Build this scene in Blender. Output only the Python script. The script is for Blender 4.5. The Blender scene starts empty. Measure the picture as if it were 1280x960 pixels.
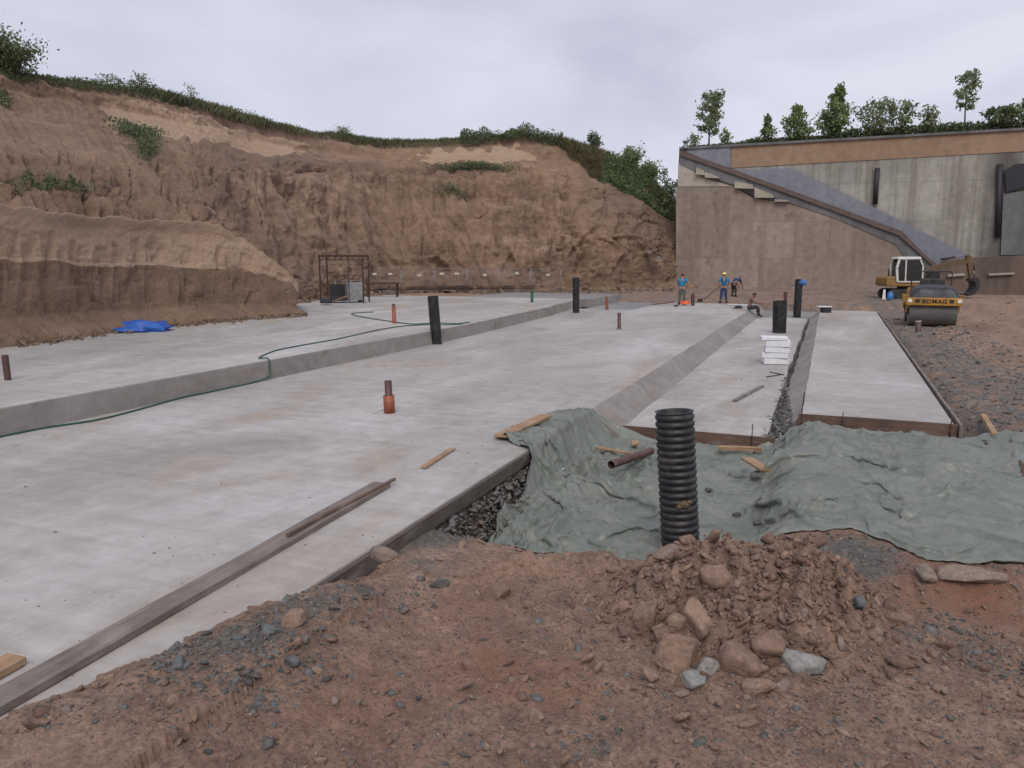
import bpy, bmesh, math, random
import numpy as np
from mathutils import Vector, Matrix

random.seed(7)
RNG = np.random.default_rng(7)
scene = bpy.context.scene
COL = scene.collection
PI = math.pi
R = math.radians

# ------------------------------------------------------------------ camera
F = 960.0                     # focal length in pixels of the 1280 x 960 photograph
CAM_H = 2.5
PITCH = math.atan(155 / F)
YAW = R(22.107)
cam_data = bpy.data.cameras.new('camera')
cam = bpy.data.objects.new('camera', cam_data)
COL.objects.link(cam)
cam.location = (0, 0, CAM_H)
cam.rotation_euler = (PI / 2 - PITCH, 0, YAW)
cam_data.sensor_fit = 'HORIZONTAL'
cam_data.sensor_width = 36
cam_data.lens = 36 * F / 1280
cam_data.clip_start = 0.05
cam_data.clip_end = 3000
scene.camera = cam

FW = np.array([-math.sin(YAW) * math.cos(PITCH), math.cos(YAW) * math.cos(PITCH), -math.sin(PITCH)])
RT = np.array([math.cos(YAW), math.sin(YAW), 0.0])
UP = np.cross(RT, FW)
EYE = np.array([0, 0, CAM_H])

def ray(px, py):
    return FW * F + RT * (px - 640) - UP * (py - 480)
def gp(px, py, z=0.0):                     # photo pixel -> point on the level plane z
    d = ray(px, py); t = (z - CAM_H) / d[2]
    return EYE + d * t
def at(px, py, dist):                      # photo pixel -> point at a horizontal distance
    d = ray(px, py)
    return EYE + d * dist / math.hypot(d[0], d[1])
def wp(px, py, Y):                         # photo pixel -> point on the wall plane y = Y
    d = ray(px, py); t = Y / d[1]
    return EYE + d * t

# ------------------------------------------------------------------ world and sun
SUN_EL, SUN_AZ = R(48), R(158)             # high, thin-veiled sun behind and right of the camera
world = bpy.data.worlds.new('World'); scene.world = world; world.use_nodes = True
nt = world.node_tree; nt.nodes.clear()
N = nt.nodes.new; L = nt.links.new
wo = N('ShaderNodeOutputWorld'); bg = N('ShaderNodeBackground'); bg.inputs['Strength'].default_value = 0.1
sky = N('ShaderNodeTexSky'); sky.sky_type = 'NISHITA'; sky.sun_disc = False
sky.sun_elevation = SUN_EL; sky.sun_rotation = SUN_AZ
tc = N('ShaderNodeTexCoord'); mp = N('ShaderNodeMapping'); mp.inputs['Scale'].default_value = (1.0, 1.0, 2.6)
mp.inputs['Rotation'].default_value = (0.1, 0.12, 0.7); mp.inputs['Location'].default_value = (0.35, 0.2, 0.1)
L(tc.outputs['Generated'], mp.inputs['Vector'])
n1 = N('ShaderNodeTexNoise'); n1.inputs['Scale'].default_value = 2.3; n1.inputs['Detail'].default_value = 5
n1.inputs['Roughness'].default_value = 0.5; n1.inputs['Distortion'].default_value = 0.35
L(mp.outputs[0], n1.inputs['Vector'])
cr = N('ShaderNodeValToRGB')
cr.color_ramp.elements[0].position = 0.33; cr.color_ramp.elements[0].color = (5.6, 5.7, 6.85, 1)
cr.color_ramp.elements[1].position = 0.66; cr.color_ramp.elements[1].color = (7.8, 7.8, 8.8, 1)
L(n1.outputs['Fac'], cr.inputs['Fac'])
mx = N('ShaderNodeMix'); mx.data_type = 'RGBA'; mx.inputs['Factor'].default_value = 0.9
L(sky.outputs[0], mx.inputs['A']); L(cr.outputs[0], mx.inputs['B'])
L(mx.outputs['Result'], bg.inputs['Color']); L(bg.outputs[0], wo.inputs['Surface'])

sun_d = bpy.data.lights.new('sun', 'SUN'); sun_d.energy = 1.5; sun_d.angle = R(30); sun_d.color = (1.0, 0.96, 0.9)
sun = bpy.data.objects.new('sun', sun_d); COL.objects.link(sun)
sd = Vector((math.sin(SUN_AZ) * math.cos(SUN_EL), math.cos(SUN_AZ) * math.cos(SUN_EL), math.sin(SUN_EL)))
sun.rotation_euler = sd.to_track_quat('Z', 'Y').to_euler(); sun.location = sd * 50

scene.render.engine = 'CYCLES'
scene.view_settings.view_transform = 'Standard'; scene.view_settings.look = 'None'
scene.view_settings.exposure = 0.04; scene.view_settings.gamma = 1.0
scene.view_settings.use_curve_mapping = False
scene.cycles.pixel_filter_type = 'BLACKMAN_HARRIS'; scene.cycles.filter_width = 1.5
scene.cycles.max_bounces = 5

# ------------------------------------------------------------------ numpy noise
def _hash(i, j, k, s):
    h = (i.astype(np.int64) * 374761393 + j.astype(np.int64) * 668265263 + k.astype(np.int64) * 2147483647 + s * 974634777) & 0xFFFFFFFF
    h = ((h ^ (h >> 13)) * 1274126177) & 0xFFFFFFFF
    h = ((h ^ (h >> 16)) * 2246822519) & 0xFFFFFFFF
    return ((h ^ (h >> 15)) & 0xFFFFFF) / float(0xFFFFFF)
def vnoise(x, y, z=0.0, s=0):
    x, y, z = np.broadcast_arrays(np.asarray(x, float), np.asarray(y, float), np.asarray(z, float))
    xi, yi, zi = np.floor(x), np.floor(y), np.floor(z)
    fx, fy, fz = x - xi, y - yi, z - zi
    fx = fx * fx * fx * (fx * (fx * 6 - 15) + 10); fy = fy * fy * fy * (fy * (fy * 6 - 15) + 10); fz = fz * fz * (3 - 2 * fz)
    xi = xi.astype(np.int64); yi = yi.astype(np.int64); zi = zi.astype(np.int64)
    def c(a, b, d): return _hash(xi + a, yi + b, zi + d, s)
    v0 = (c(0,0,0) * (1-fx) + c(1,0,0) * fx) * (1-fy) + (c(0,1,0) * (1-fx) + c(1,1,0) * fx) * fy
    if np.all(fz == 0): return v0 * 2 - 1
    v1 = (c(0,0,1) * (1-fx) + c(1,0,1) * fx) * (1-fy) + (c(0,1,1) * (1-fx) + c(1,1,1) * fx) * fy
    return (v0 * (1-fz) + v1 * fz) * 2 - 1
def fbm(x, y, z=0.0, o=4, s=0, g=0.5):
    t = 0; a = 1; n = 0
    for k in range(o):
        f = 2.03 ** k
        t = t + a * vnoise(np.asarray(x) * f + 17.3 * k, np.asarray(y) * f - 9.1 * k, np.asarray(z) * f, s + k); n += a; a *= g
    return t / n
def ridged(x, y, z=0.0, o=4, s=0):
    t = 0; a = 1; n = 0
    for k in range(o):
        f = 2.1 ** k
        t = t + a * (1 - np.abs(vnoise(np.asarray(x) * f + 5.7 * k, np.asarray(y) * f, np.asarray(z) * f, s + k)) * 2); n += a; a *= 0.5
    return t / n
def sst(a, b, x):
    t = np.clip((np.asarray(x, float) - a) / (b - a), 0, 1); return t * t * (3 - 2 * t)

# ------------------------------------------------------------------ materials
MATS = {}
def new_mat(name):
    m = bpy.data.materials.new(name); m.use_nodes = True
    t = m.node_tree; b = t.nodes['Principled BSDF']; MATS[name] = m
    return m, t, b
def node(t, typ, **kw):
    n = t.nodes.new(typ)
    for k, v in kw.items():
        if k in n.inputs: n.inputs[k].default_value = v
        else: setattr(n, k, v)
    return n
def noise(t, vec, scale, detail=4, rough=0.55, dist=0.0):
    n = node(t, 'ShaderNodeTexNoise'); n.inputs['Scale'].default_value = scale; n.inputs['Detail'].default_value = detail
    n.inputs['Roughness'].default_value = rough; n.inputs['Distortion'].default_value = dist
    t.links.new(vec, n.inputs['Vector']); return n.outputs['Fac']
def ramp(t, fac, *stops):
    r = node(t, 'ShaderNodeValToRGB'); e = r.color_ramp.elements
    while len(e) < len(stops): e.new(0.5)
    for i, (p, c) in enumerate(stops):
        e[i].position = p; e[i].color = (c, c, c, 1) if isinstance(c, (int, float)) else (*c, 1)
    t.links.new(fac, r.inputs['Fac']); return r.outputs['Color']
def mixc(t, fac, a, b, mode='MIX'):
    m = node(t, 'ShaderNodeMix', data_type='RGBA', blend_type=mode)
    for s, v in (('Factor', fac), ('A', a), ('B', b)):
        if isinstance(v, (int, float)): m.inputs[s].default_value = v
        elif isinstance(v, tuple): m.inputs[s].default_value = (*v, 1)
        else: t.links.new(v, m.inputs[s])
    return m.outputs['Result']
def math_n(t, op, a, b=0.0, clamp=False):
    m = node(t, 'ShaderNodeMath', operation=op, use_clamp=clamp)
    for i, v in enumerate((a, b)):
        if isinstance(v, (int, float)): m.inputs[i].default_value = v
        else: t.links.new(v, m.inputs[i])
    return m.outputs[0]
def bump(t, b, h, strength=0.5, dist=0.02):
    n = node(t, 'ShaderNodeBump'); n.inputs['Strength'].default_value = strength; n.inputs['Distance'].default_value = dist
    t.links.new(h, n.inputs['Height']); t.links.new(n.outputs[0], b.inputs['Normal'])
def wpos(t): return node(t, 'ShaderNodeNewGeometry').outputs['Position']
def opos(t): return node(t, 'ShaderNodeTexCoord').outputs['Object']
def scaled(t, vec, s):
    m = node(t, 'ShaderNodeMapping'); m.inputs['Scale'].default_value = s; t.links.new(vec, m.inputs['Vector']); return m.outputs[0]
def attr(t, name): return node(t, 'ShaderNodeAttribute', attribute_name=name).outputs['Fac']

def simple(name, c, rough=0.7, var=0.25, scale=6, metal=0.0, bmp=0.15, bscale=40, dirt=None, stretch=(1, 1, 1)):
    m, t, b = new_mat(name)
    v = scaled(t, opos(t), stretch)
    n = noise(t, v, scale, 5, 0.6)
    lo = tuple(x * (1 - var) for x in c); hi = tuple(min(1, x * (1 + var)) for x in c)
    col = ramp(t, n, (0.3, lo), (0.7, hi))
    if dirt:
        d = noise(t, opos(t), scale * 0.6, 6, 0.7)
        col = mixc(t, ramp(t, d, (0.48, 0.0), (0.68, 1.0)), col, dirt)
    t.links.new(col, b.inputs['Base Color'])
    b.inputs['Roughness'].default_value = rough; b.inputs['Metallic'].default_value = metal
    if bmp: bump(t, b, noise(t, v, bscale, 4), bmp, 0.01)
    return m

def mat_concrete(name, lo, hi, warm, stain=0.3, rough=0.8, scale=0.35):
    m, t, b = new_mat(name); p = wpos(t)
    big = noise(t, scaled(t, p, (1, 0.45, 1)), scale, 6, 0.62, 0.6)
    col = ramp(t, big, (0.32, lo), (0.5, tuple((a + c) / 2 for a, c in zip(lo, hi))), (0.66, hi))
    w = noise(t, scaled(t, p, (0.8, 0.35, 1)), scale * 1.7, 5, 0.6, 0.8)
    col = mixc(t, ramp(t, w, (0.5, 0.0), (0.72, stain)), col, warm)
    sp = noise(t, p, 3.2, 7, 0.72)                         # blotches, trowel marks
    col = mixc(t, 0.45, col, ramp(t, sp, (0.3, 0.33), (0.7, 0.67)), 'OVERLAY')
    st = noise(t, scaled(t, p, (3.0, 0.5, 1)), 2.2, 6, 0.7, 0.3)
    col = mixc(t, ramp(t, st, (0.58, 0.0), (0.8, 0.35)), col, tuple(a * 0.62 for a in lo))
    grit = noise(t, p, 55, 3, 0.7)
    col = mixc(t, 0.13, col, ramp(t, grit, (0.35, 0.3), (0.65, 0.7)), 'OVERLAY')
    spots = noise(t, p, 9, 3, 0.5)
    col = mixc(t, ramp(t, spots, (0.72, 0.0), (0.78, 0.7)), col, (0.13, 0.115, 0.105))
    if name == 'slab_concrete':
        wv = node(t, 'ShaderNodeVectorMath', operation='ADD'); t.links.new(p, wv.inputs[0])
        nz_ = node(t, 'ShaderNodeTexNoise'); nz_.inputs['Scale'].default_value = 0.9; nz_.inputs['Detail'].default_value = 5; t.links.new(p, nz_.inputs['Vector']); t.links.new(nz_.outputs['Color'], wv.inputs[1])
        vc = node(t, 'ShaderNodeTexVoronoi', feature='DISTANCE_TO_EDGE'); vc.inputs['Scale'].default_value = 0.22; t.links.new(wv.outputs[0], vc.inputs['Vector'])
        ck = math_n(t, 'MULTIPLY', ramp(t, vc.outputs['Distance'], (0.0, 1.0), (0.004, 0.0)), ramp(t, noise(t, p, 0.6, 3), (0.5, 0.0), (0.6, 0.6)))
        col = mixc(t, ck, col, (0.16, 0.145, 0.13))
        sx_ = node(t, 'ShaderNodeSeparateXYZ'); t.links.new(p, sx_.inputs[0])
        ed = math_n(t, 'ABSOLUTE', math_n(t, 'ADD', sx_.outputs[0], 3.75)); mud = math_n(t, 'SUBTRACT', 0.62, math_n(t, 'MULTIPLY', ed, 0.42))
        mud = math_n(t, 'ADD', mud, math_n(t, 'MULTIPLY', math_n(t, 'SUBTRACT', noise(t, scaled(t, p, (2.2, 0.5, 1)), 1.6, 7, 0.72, 0.5), 0.5), 1.9))
        col = mixc(t, ramp(t, mud, (0.62, 0.0), (1.0, 0.6)), col, (0.27, 0.215, 0.17))
        tr_ = noise(t, scaled(t, p, (0.25, 4.0, 1)), 1.5, 5, 0.7, 0.4)      # screed and trowel streaks
        col = mixc(t, 0.22, col, ramp(t, tr_, (0.35, 0.35), (0.65, 0.65)), 'OVERLAY')
    else:
        wt = noise(t, scaled(t, p, (0.8, 0.8, 1.5)), 0.9, 5, 0.6)
        col = mixc(t, ramp(t, wt, (0.62, 0.0), (0.72, 0.55)), col, (0.12, 0.105, 0.09))
    t.links.new(col, b.inputs['Base Color']); b.inputs['Roughness'].default_value = rough
    h = math_n(t, 'ADD', noise(t, p, 14, 6, 0.65), math_n(t, 'MULTIPLY', sp, 1.5))
    bump(t, b, h, 0.2, 0.010)
    return m
mat_concrete('slab_concrete', (0.27, 0.253, 0.236), (0.45, 0.431, 0.418), (0.325, 0.27, 0.222), 1.0)
mat_concrete('rough_concrete', (0.21, 0.185, 0.17), (0.30, 0.275, 0.255), (0.2, 0.165, 0.14), 0.6, 0.9, 0.9)
mat_concrete('wet_concrete', (0.20, 0.205, 0.205), (0.27, 0.275, 0.275), (0.22, 0.2, 0.18), 0.4, 0.45)

def mat_ground():
    m, t, b = new_mat('ground_soil'); p = wpos(t)
    n = noise(t, p, 0.55, 6, 0.62, 0.4)
    col = ramp(t, n, (0.3, (0.225, 0.143, 0.10)), (0.52, (0.30, 0.195, 0.137)), (0.72, (0.37, 0.252, 0.182)))
    n2 = noise(t, p, 4.5, 7, 0.72)
    col = mixc(t, 0.75, col, ramp(t, n2, (0.28, 0.22), (0.72, 0.75)), 'OVERLAY')
    n3 = noise(t, p, 26, 6, 0.75)
    col = mixc(t, 0.8, col, ramp(t, n3, (0.3, 0.2), (0.7, 0.78)), 'OVERLAY')
    o = noise(t, p, 0.8, 4, 0.6, 0.5)
    col = mixc(t, math_n(t, 'MULTIPLY', attr(t, 'orange'), ramp(t, o, (0.38, 0.0), (0.62, 1.0))), col, (0.28, 0.13, 0.08))
    gr = ramp(t, noise(t, p, 18, 5, 0.75), (0.3, (0.07, 0.066, 0.062)), (0.5, (0.125, 0.119, 0.111)), (0.72, (0.23, 0.22, 0.205)))
    gm = math_n(t, 'ADD', attr(t, 'gravel'), math_n(t, 'MULTIPLY', math_n(t, 'SUBTRACT', noise(t, p, 1.9, 6, 0.7), 0.5), 1.6))
    col = mixc(t, ramp(t, gm, (0.4, 0.0), (0.75, 0.9)), col, gr)
    sn = noise(t, p, 0.5, 5, 0.6)
    col = mixc(t, math_n(t, 'MULTIPLY', attr(t, 'sand'), ramp(t, sn, (0.38, 0.0), (0.62, 0.9))), col, (0.275, 0.195, 0.14))
    vo = node(t, 'ShaderNodeTexVoronoi'); vo.inputs['Scale'].default_value = 42; t.links.new(p, vo.inputs['Vector'])
    sepc = node(t, 'ShaderNodeSeparateColor'); t.links.new(vo.outputs['Color'], sepc.inputs[0])
    peb = math_n(t, 'MULTIPLY', ramp(t, vo.outputs['Distance'], (0.22, 1.0), (0.36, 0.0)), ramp(t, sepc.outputs[0], (0.80, 0.0), (0.84, 0.8)))
    col = mixc(t, peb, col, ramp(t, sepc.outputs[1], (0.2, (0.12, 0.115, 0.11)), (0.8, (0.42, 0.37, 0.32))))
    t.links.new(col, b.inputs['Base Color']); b.inputs['Roughness'].default_value = 0.95
    h = math_n(t, 'ADD', noise(t, p, 9, 8, 0.75), math_n(t, 'MULTIPLY', noise(t, p, 45, 5, 0.7), 0.6))
    h = math_n(t, 'ADD', h, math_n(t, 'MULTIPLY', peb, 0.5))
    bump(t, b, h, 0.9, 0.05)
mat_ground()
m, t, b = new_mat('bed_stone'); p_ = wpos(t)
vo_ = node(t, 'ShaderNodeTexVoronoi'); vo_.inputs['Scale'].default_value = 17; t.links.new(p_, vo_.inputs['Vector'])
col_ = ramp(t, noise(t, p_, 13, 6, 0.75), (0.3, (0.10, 0.073, 0.057)), (0.55, (0.16, 0.12, 0.094)), (0.75, (0.23, 0.18, 0.145)))
t.links.new(col_, b.inputs['Base Color']); b.inputs['Roughness'].default_value = 0.95
bump(t, b, math_n(t, 'ADD', vo_.outputs['Distance'], noise(t, p_, 30, 6, 0.7)), 1.0, 0.08)

def mat_cliff(name):
    m, t, b = new_mat(name); p = wpos(t)
    n = noise(t, p, 0.16, 7, 0.65, 0.5)
    col = ramp(t, n, (0.3, (0.168, 0.108, 0.070)), (0.5, (0.238, 0.155, 0.101)), (0.7, (0.305, 0.202, 0.132)))
    s = noise(t, scaled(t, p, (0.05, 0.05, 1.0)), 1.6, 6, 0.65, 0.25)      # strata
    col = mixc(t, ramp(t, s, (0.45, 0.0), (0.62, 0.4)), col, (0.305, 0.209, 0.146))
    f = noise(t, p, 1.3, 8, 0.75)
    col = mixc(t, 0.7, col, ramp(t, f, (0.28, 0.25), (0.72, 0.75)), 'OVERLAY')
    st = noise(t, scaled(t, p, (1.0, 1.0, 0.14)), 0.9, 5, 0.65, 0.3)
    col = mixc(t, ramp(t, st, (0.52, 0.0), (0.72, 0.55)), col, (0.13, 0.086, 0.058))
    pm = math_n(t, 'ADD', attr(t, 'pale'), math_n(t, 'MULTIPLY', math_n(t, 'SUBTRACT', f, 0.5), 0.35))
    col = mixc(t, ramp(t, pm, (0.40, 0.0), (0.52, 0.92)), col, mixc(t, ramp(t, s, (0.35, 0.0), (0.65, 1.0)), (0.40, 0.274, 0.185), (0.48, 0.345, 0.245)))
    dm = math_n(t, 'ADD', attr(t, 'dark'), math_n(t, 'MULTIPLY', math_n(t, 'SUBTRACT', f, 0.5), 0.7))
    col = mixc(t, ramp(t, dm, (0.35, 0.0), (0.8, 0.8)), col, (0.185, 0.13, 0.096))
    gm = math_n(t, 'ADD', attr(t, 'green'), math_n(t, 'MULTIPLY', math_n(t, 'SUBTRACT', f, 0.5), 0.9))
    col = mixc(t, ramp(t, gm, (0.45, 0.0), (0.75, 0.9)), col, (0.065, 0.075, 0.035))
    t.links.new(col, b.inputs['Base Color']); b.inputs['Roughness'].default_value = 0.95
    h = math_n(t, 'ADD', noise(t, p, 3.5, 8, 0.78), math_n(t, 'MULTIPLY', noise(t, p, 0.9, 6, 0.7), 2.0))
    sc1 = noise(t, scaled(t, p, (1.6, 1.6, 0.35)), 1.6, 6, 0.7, 0.8)
    h = math_n(t, 'ADD', h, sc1)
    bump(t, b, h, 0.8, 0.16)
mat_cliff('cliff_soil')

def mat_wood(name, c, dark, rough=0.8):
    m, t, b = new_mat(name)
    v = opos(t)
    g = noise(t, scaled(t, v, (1.2, 22, 22)), 1.5, 6, 0.65, 0.4)
    col = ramp(t, g, (0.3, dark), (0.65, c))
    d = noise(t, v, 2.5, 5, 0.7)
    col = mixc(t, ramp(t, d, (0.45, 0.0), (0.7, 0.6)), col, tuple(x * 0.55 for x in dark))
    pale = noise(t, scaled(t, v, (1, 3, 3)), 1.7, 5, 0.7)
    col = mixc(t, ramp(t, pale, (0.55, 0.0), (0.75, 0.35)), col, (0.36, 0.34, 0.32))
    t.links.new(col, b.inputs['Base Color']); b.inputs['Roughness'].default_value = rough
    bump(t, b, g, 0.4, 0.006)
mat_wood('grey_wood', (0.24, 0.20, 0.175), (0.13, 0.10, 0.085))
mat_wood('brown_wood', (0.17, 0.105, 0.075), (0.085, 0.05, 0.036))
mat_wood('fresh_wood', (0.42, 0.265, 0.15), (0.28, 0.165, 0.09))
mat_wood('dark_wood', (0.125, 0.10, 0.085), (0.07, 0.056, 0.047))

def mat_wall(name, c1, c2, stain, amt=0.6, xs=1.0):
    m, t, b = new_mat(name); p = wpos(t)
    n = noise(t, p, 0.35, 6, 0.65)
    col = ramp(t, n, (0.3, c1), (0.7, c2))
    s = noise(t, scaled(t, p, (xs, xs, 0.05)), 1.4, 5, 0.65)
    col = mixc(t, ramp(t, s, (0.45, 0.0), (0.7, amt)), col, stain)
    f = noise(t, p, 2.2, 7, 0.7)
    col = mixc(t, 0.45, col, ramp(t, f, (0.3, 0.3), (0.7, 0.7)), 'OVERLAY')
    if name in ('old_wall', 'brown_wall'):                           # formwork joints and tie holes
        sp_ = node(t, 'ShaderNodeSeparateXYZ'); t.links.new(p, sp_.inputs[0]); cb_ = node(t, 'ShaderNodeCombineXYZ'); t.links.new(sp_.outputs[0], cb_.inputs[0]); t.links.new(sp_.outputs[2], cb_.inputs[1])
        bk_ = node(t, 'ShaderNodeTexBrick', offset=0.0); t.links.new(cb_.outputs[0], bk_.inputs['Vector'])
        for k_, v_ in (('Scale', 1.0), ('Mortar Size', 0.022), ('Mortar Smooth', 0.3), ('Brick Width', 2.4), ('Row Height', 2.65)): bk_.inputs[k_].default_value = v_
        col = mixc(t, math_n(t, 'MULTIPLY', bk_.outputs['Fac'], ramp(t, noise(t, p, 0.7, 4), (0.35, 0.1), (0.6, 0.55))), col, tuple(x * 0.5 for x in c1))
        bn_ = node(t, 'ShaderNodeTexBrick', offset=0.0); t.links.new(cb_.outputs[0], bn_.inputs['Vector'])
        for k_, v_ in (('Scale', 1.0), ('Mortar Size', 0.0), ('Brick Width', 2.4), ('Row Height', 2.65), ('Bias', 0.0)): bn_.inputs[k_].default_value = v_
        bn_.inputs['Color1'].default_value = (0.38, 0.38, 0.38, 1); bn_.inputs['Color2'].default_value = (0.62, 0.62, 0.62, 1)
        col = mixc(t, 0.35, col, bn_.outputs['Color'], 'OVERLAY')
    if name in ('old_wall', 'brown_wall', 'plinth_wall'):          # stains: soot by the right hand pipe, smears of earth
        sx_ = node(t, 'ShaderNodeSeparateXYZ'); t.links.new(p, sx_.inputs[0])
        if name == 'old_wall':
            d1 = math_n(t, 'ABSOLUTE', math_n(t, 'SUBTRACT', sx_.outputs[0], 10.9)); k1 = math_n(t, 'SUBTRACT', 1.15, math_n(t, 'MULTIPLY', d1, 0.55))
            k1 = math_n(t, 'ADD', k1, math_n(t, 'MULTIPLY', math_n(t, 'SUBTRACT', n, 0.5), 1.6))
            col = mixc(t, ramp(t, k1, (0.3, 0.0), (1.0, 0.8)), col, (0.07, 0.062, 0.055))
        else:
            sm_ = noise(t, scaled(t, p, (1.0, 1.0, 0.6)), 0.8, 6, 0.7, 0.6)
            col = mixc(t, ramp(t, sm_, (0.6, 0.0), (0.7, 0.6)), col, (0.13, 0.078, 0.05))
    t.links.new(col, b.inputs['Base Color']); b.inputs['Roughness'].default_value = 0.85
    bump(t, b, f, 0.3, 0.03)
mat_wall('old_wall', (0.27, 0.255, 0.225), (0.40, 0.38, 0.335), (0.15, 0.13, 0.11), 0.85, 1.3)
mat_wall('brown_wall', (0.25, 0.195, 0.156), (0.325, 0.262, 0.213), (0.185, 0.122, 0.088), 0.6, 0.8)
mat_wall('pale_wall', (0.34, 0.30, 0.24), (0.43, 0.385, 0.31), (0.27, 0.22, 0.17), 0.5)
mat_wall('ochre_wall', (0.285, 0.187, 0.125), (0.33, 0.218, 0.143), (0.25, 0.155, 0.1), 0.5)
mat_wall('slate_wall', (0.20, 0.205, 0.235), (0.235, 0.24, 0.27), (0.165, 0.165, 0.185), 0.5)
mat_wall('plinth_wall', (0.12, 0.083, 0.066), (0.18, 0.128, 0.10), (0.08, 0.06, 0.05), 0.6)
mat_wall('dark_panel', (0.12, 0.12, 0.125), (0.18, 0.18, 0.18), (0.07, 0.07, 0.07), 0.6)

def mat_tarp():
    m, t, b = new_mat('green_tarp'); p = wpos(t)
    n = noise(t, p, 1.2, 6, 0.65)
    col = ramp(t, n, (0.3, (0.128, 0.141, 0.119)), (0.7, (0.19, 0.203, 0.175)))
    d = noise(t, p, 2.0, 7, 0.7, 0.5)
    col = mixc(t, ramp(t, d, (0.52, 0.0), (0.72, 0.75)), col, (0.25, 0.235, 0.205))
    d2 = noise(t, p, 6, 6, 0.7)
    col = mixc(t, ramp(t, d2, (0.6, 0.0), (0.75, 0.5)), col, (0.32, 0.33, 0.32))
    t.links.new(col, b.inputs['Base Color']); b.inputs['Roughness'].default_value = 0.38
    h1 = math_n(t, 'ABSOLUTE', math_n(t, 'SUBTRACT', noise(t, scaled(t, p, (1, 1.6, 1)), 2.4, 3, 0.55, 1.6), 0.5))
    h2 = math_n(t, 'ABSOLUTE', math_n(t, 'SUBTRACT', noise(t, scaled(t, p, (1.5, 1, 1)), 5.5, 3, 0.55, 1.8), 0.5))
    h = math_n(t, 'ADD', math_n(t, 'POWER', math_n(t, 'MULTIPLY', h1, 2.0), 0.6), math_n(t, 'MULTIPLY', math_n(t, 'POWER', math_n(t, 'MULTIPLY', h2, 2.0), 0.6), 0.5))
    bump(t, b, h, 0.22, 0.04)
mat_tarp()
def mat_sheet(name, c, rough=0.5):
    m, t, b = new_mat(name); p = opos(t)
    n = noise(t, p, 5, 4); t.links.new(ramp(t, n, (0.3, tuple(x * 0.6 for x in c)), (0.7, c)), b.inputs['Base Color'])
    b.inputs['Roughness'].default_value = rough; bump(t, b, noise(t, p, 9, 5), 0.4, 0.03)
mat_sheet('blue_sheet', (0.03, 0.13, 0.52)); mat_sheet('black_sheet', (0.022, 0.024, 0.03), 0.45)
mat_sheet('clear_sheet', (0.5, 0.52, 0.52), 0.25)

def mat_leaf(name, c1, c2):
    m, t, b = new_mat(name)
    col = mixc(t, attr(t, 'tint'), c1, c2)
    t.links.new(col, b.inputs['Base Color']); b.inputs['Roughness'].default_value = 0.7
    tr = node(t, 'ShaderNodeBsdfTranslucent'); t.links.new(col, tr.inputs['Color'])
    ms = node(t, 'ShaderNodeMixShader'); ms.inputs[0].default_value = 0.4
    t.links.new(b.outputs[0], ms.inputs[1]); t.links.new(tr.outputs[0], ms.inputs[2])
    t.links.new(ms.outputs[0], t.nodes['Material Output'].inputs['Surface'])
mat_leaf('leaf_dark', (0.075, 0.095, 0.048), (0.20, 0.24, 0.115))
mat_leaf('leaf_mid', (0.115, 0.165, 0.072), (0.29, 0.37, 0.16))
mat_leaf('leaf_grey', (0.13, 0.16, 0.09), (0.30, 0.345, 0.185))
mat_leaf('grass', (0.075, 0.088, 0.042), (0.23, 0.23, 0.11))
mat_leaf('dry_grass', (0.14, 0.12, 0.055), (0.27, 0.22, 0.11))
def mat_stone(name, *cols):
    m, t, b = new_mat(name)
    a = attr(t, 'tint')
    col = ramp(t, a, *[(i / (len(cols) - 1), c) for i, c in enumerate(cols)])
    f = noise(t, wpos(t), 20, 7, 0.75)
    col = mixc(t, 0.85, col, ramp(t, f, (0.3, 0.25), (0.7, 0.78)), 'OVERLAY')
    t.links.new(col, b.inputs['Base Color']); b.inputs['Roughness'].default_value = 0.92
    bump(t, b, noise(t, wpos(t), 30, 7, 0.75), 0.9, 0.03)
mat_stone('grey_gravel', (0.085, 0.08, 0.075), (0.135, 0.128, 0.118), (0.19, 0.183, 0.17), (0.14, 0.15, 0.155), (0.22, 0.165, 0.12), (0.32, 0.31, 0.29))
mat_stone('brown_clods', (0.185, 0.116, 0.084), (0.23, 0.147, 0.106), (0.27, 0.176, 0.127), (0.325, 0.22, 0.155), (0.25, 0.205, 0.172), (0.40, 0.30, 0.22))
mat_stone('cliff_clods', (0.125, 0.09, 0.065), (0.18, 0.125, 0.09), (0.235, 0.165, 0.115))

simple('black_plastic', (0.014, 0.014, 0.016), 0.5, 0.4, 8, bmp=0.05, dirt=(0.06, 0.053, 0.047))
simple('brown_plastic', (0.085, 0.038, 0.033), 0.5, 0.3, 8, dirt=(0.13, 0.085, 0.07))
simple('orange_plastic', (0.28, 0.075, 0.034), 0.5, 0.3, 9, dirt=(0.22, 0.1, 0.06))
simple('green_plastic', (0.03, 0.13, 0.06), 0.5, 0.3, 9)
simple('hose_green', (0.012, 0.075, 0.045), 0.5, 0.3, 9, dirt=(0.05, 0.085, 0.07))
simple('foam_white', (0.72, 0.72, 0.73), 0.8, 0.06, 20, dirt=(0.62, 0.61, 0.59))
simple('yellow_paint', (0.46, 0.225, 0.022), 0.5, 0.15, 5, dirt=(0.2, 0.13, 0.06))
simple('ochre_paint', (0.27, 0.15, 0.04), 0.5, 0.2, 4, dirt=(0.16, 0.105, 0.055))
simple('white_paint', (0.62, 0.61, 0.57), 0.45, 0.06, 4, dirt=(0.45, 0.42, 0.37))
simple('black_rubber', (0.02, 0.02, 0.021), 0.7, 0.3, 5, dirt=(0.07, 0.055, 0.045))
simple('drum_steel', (0.155, 0.15, 0.15), 0.5, 0.2, 3, 0.35, dirt=(0.13, 0.105, 0.085))
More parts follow.
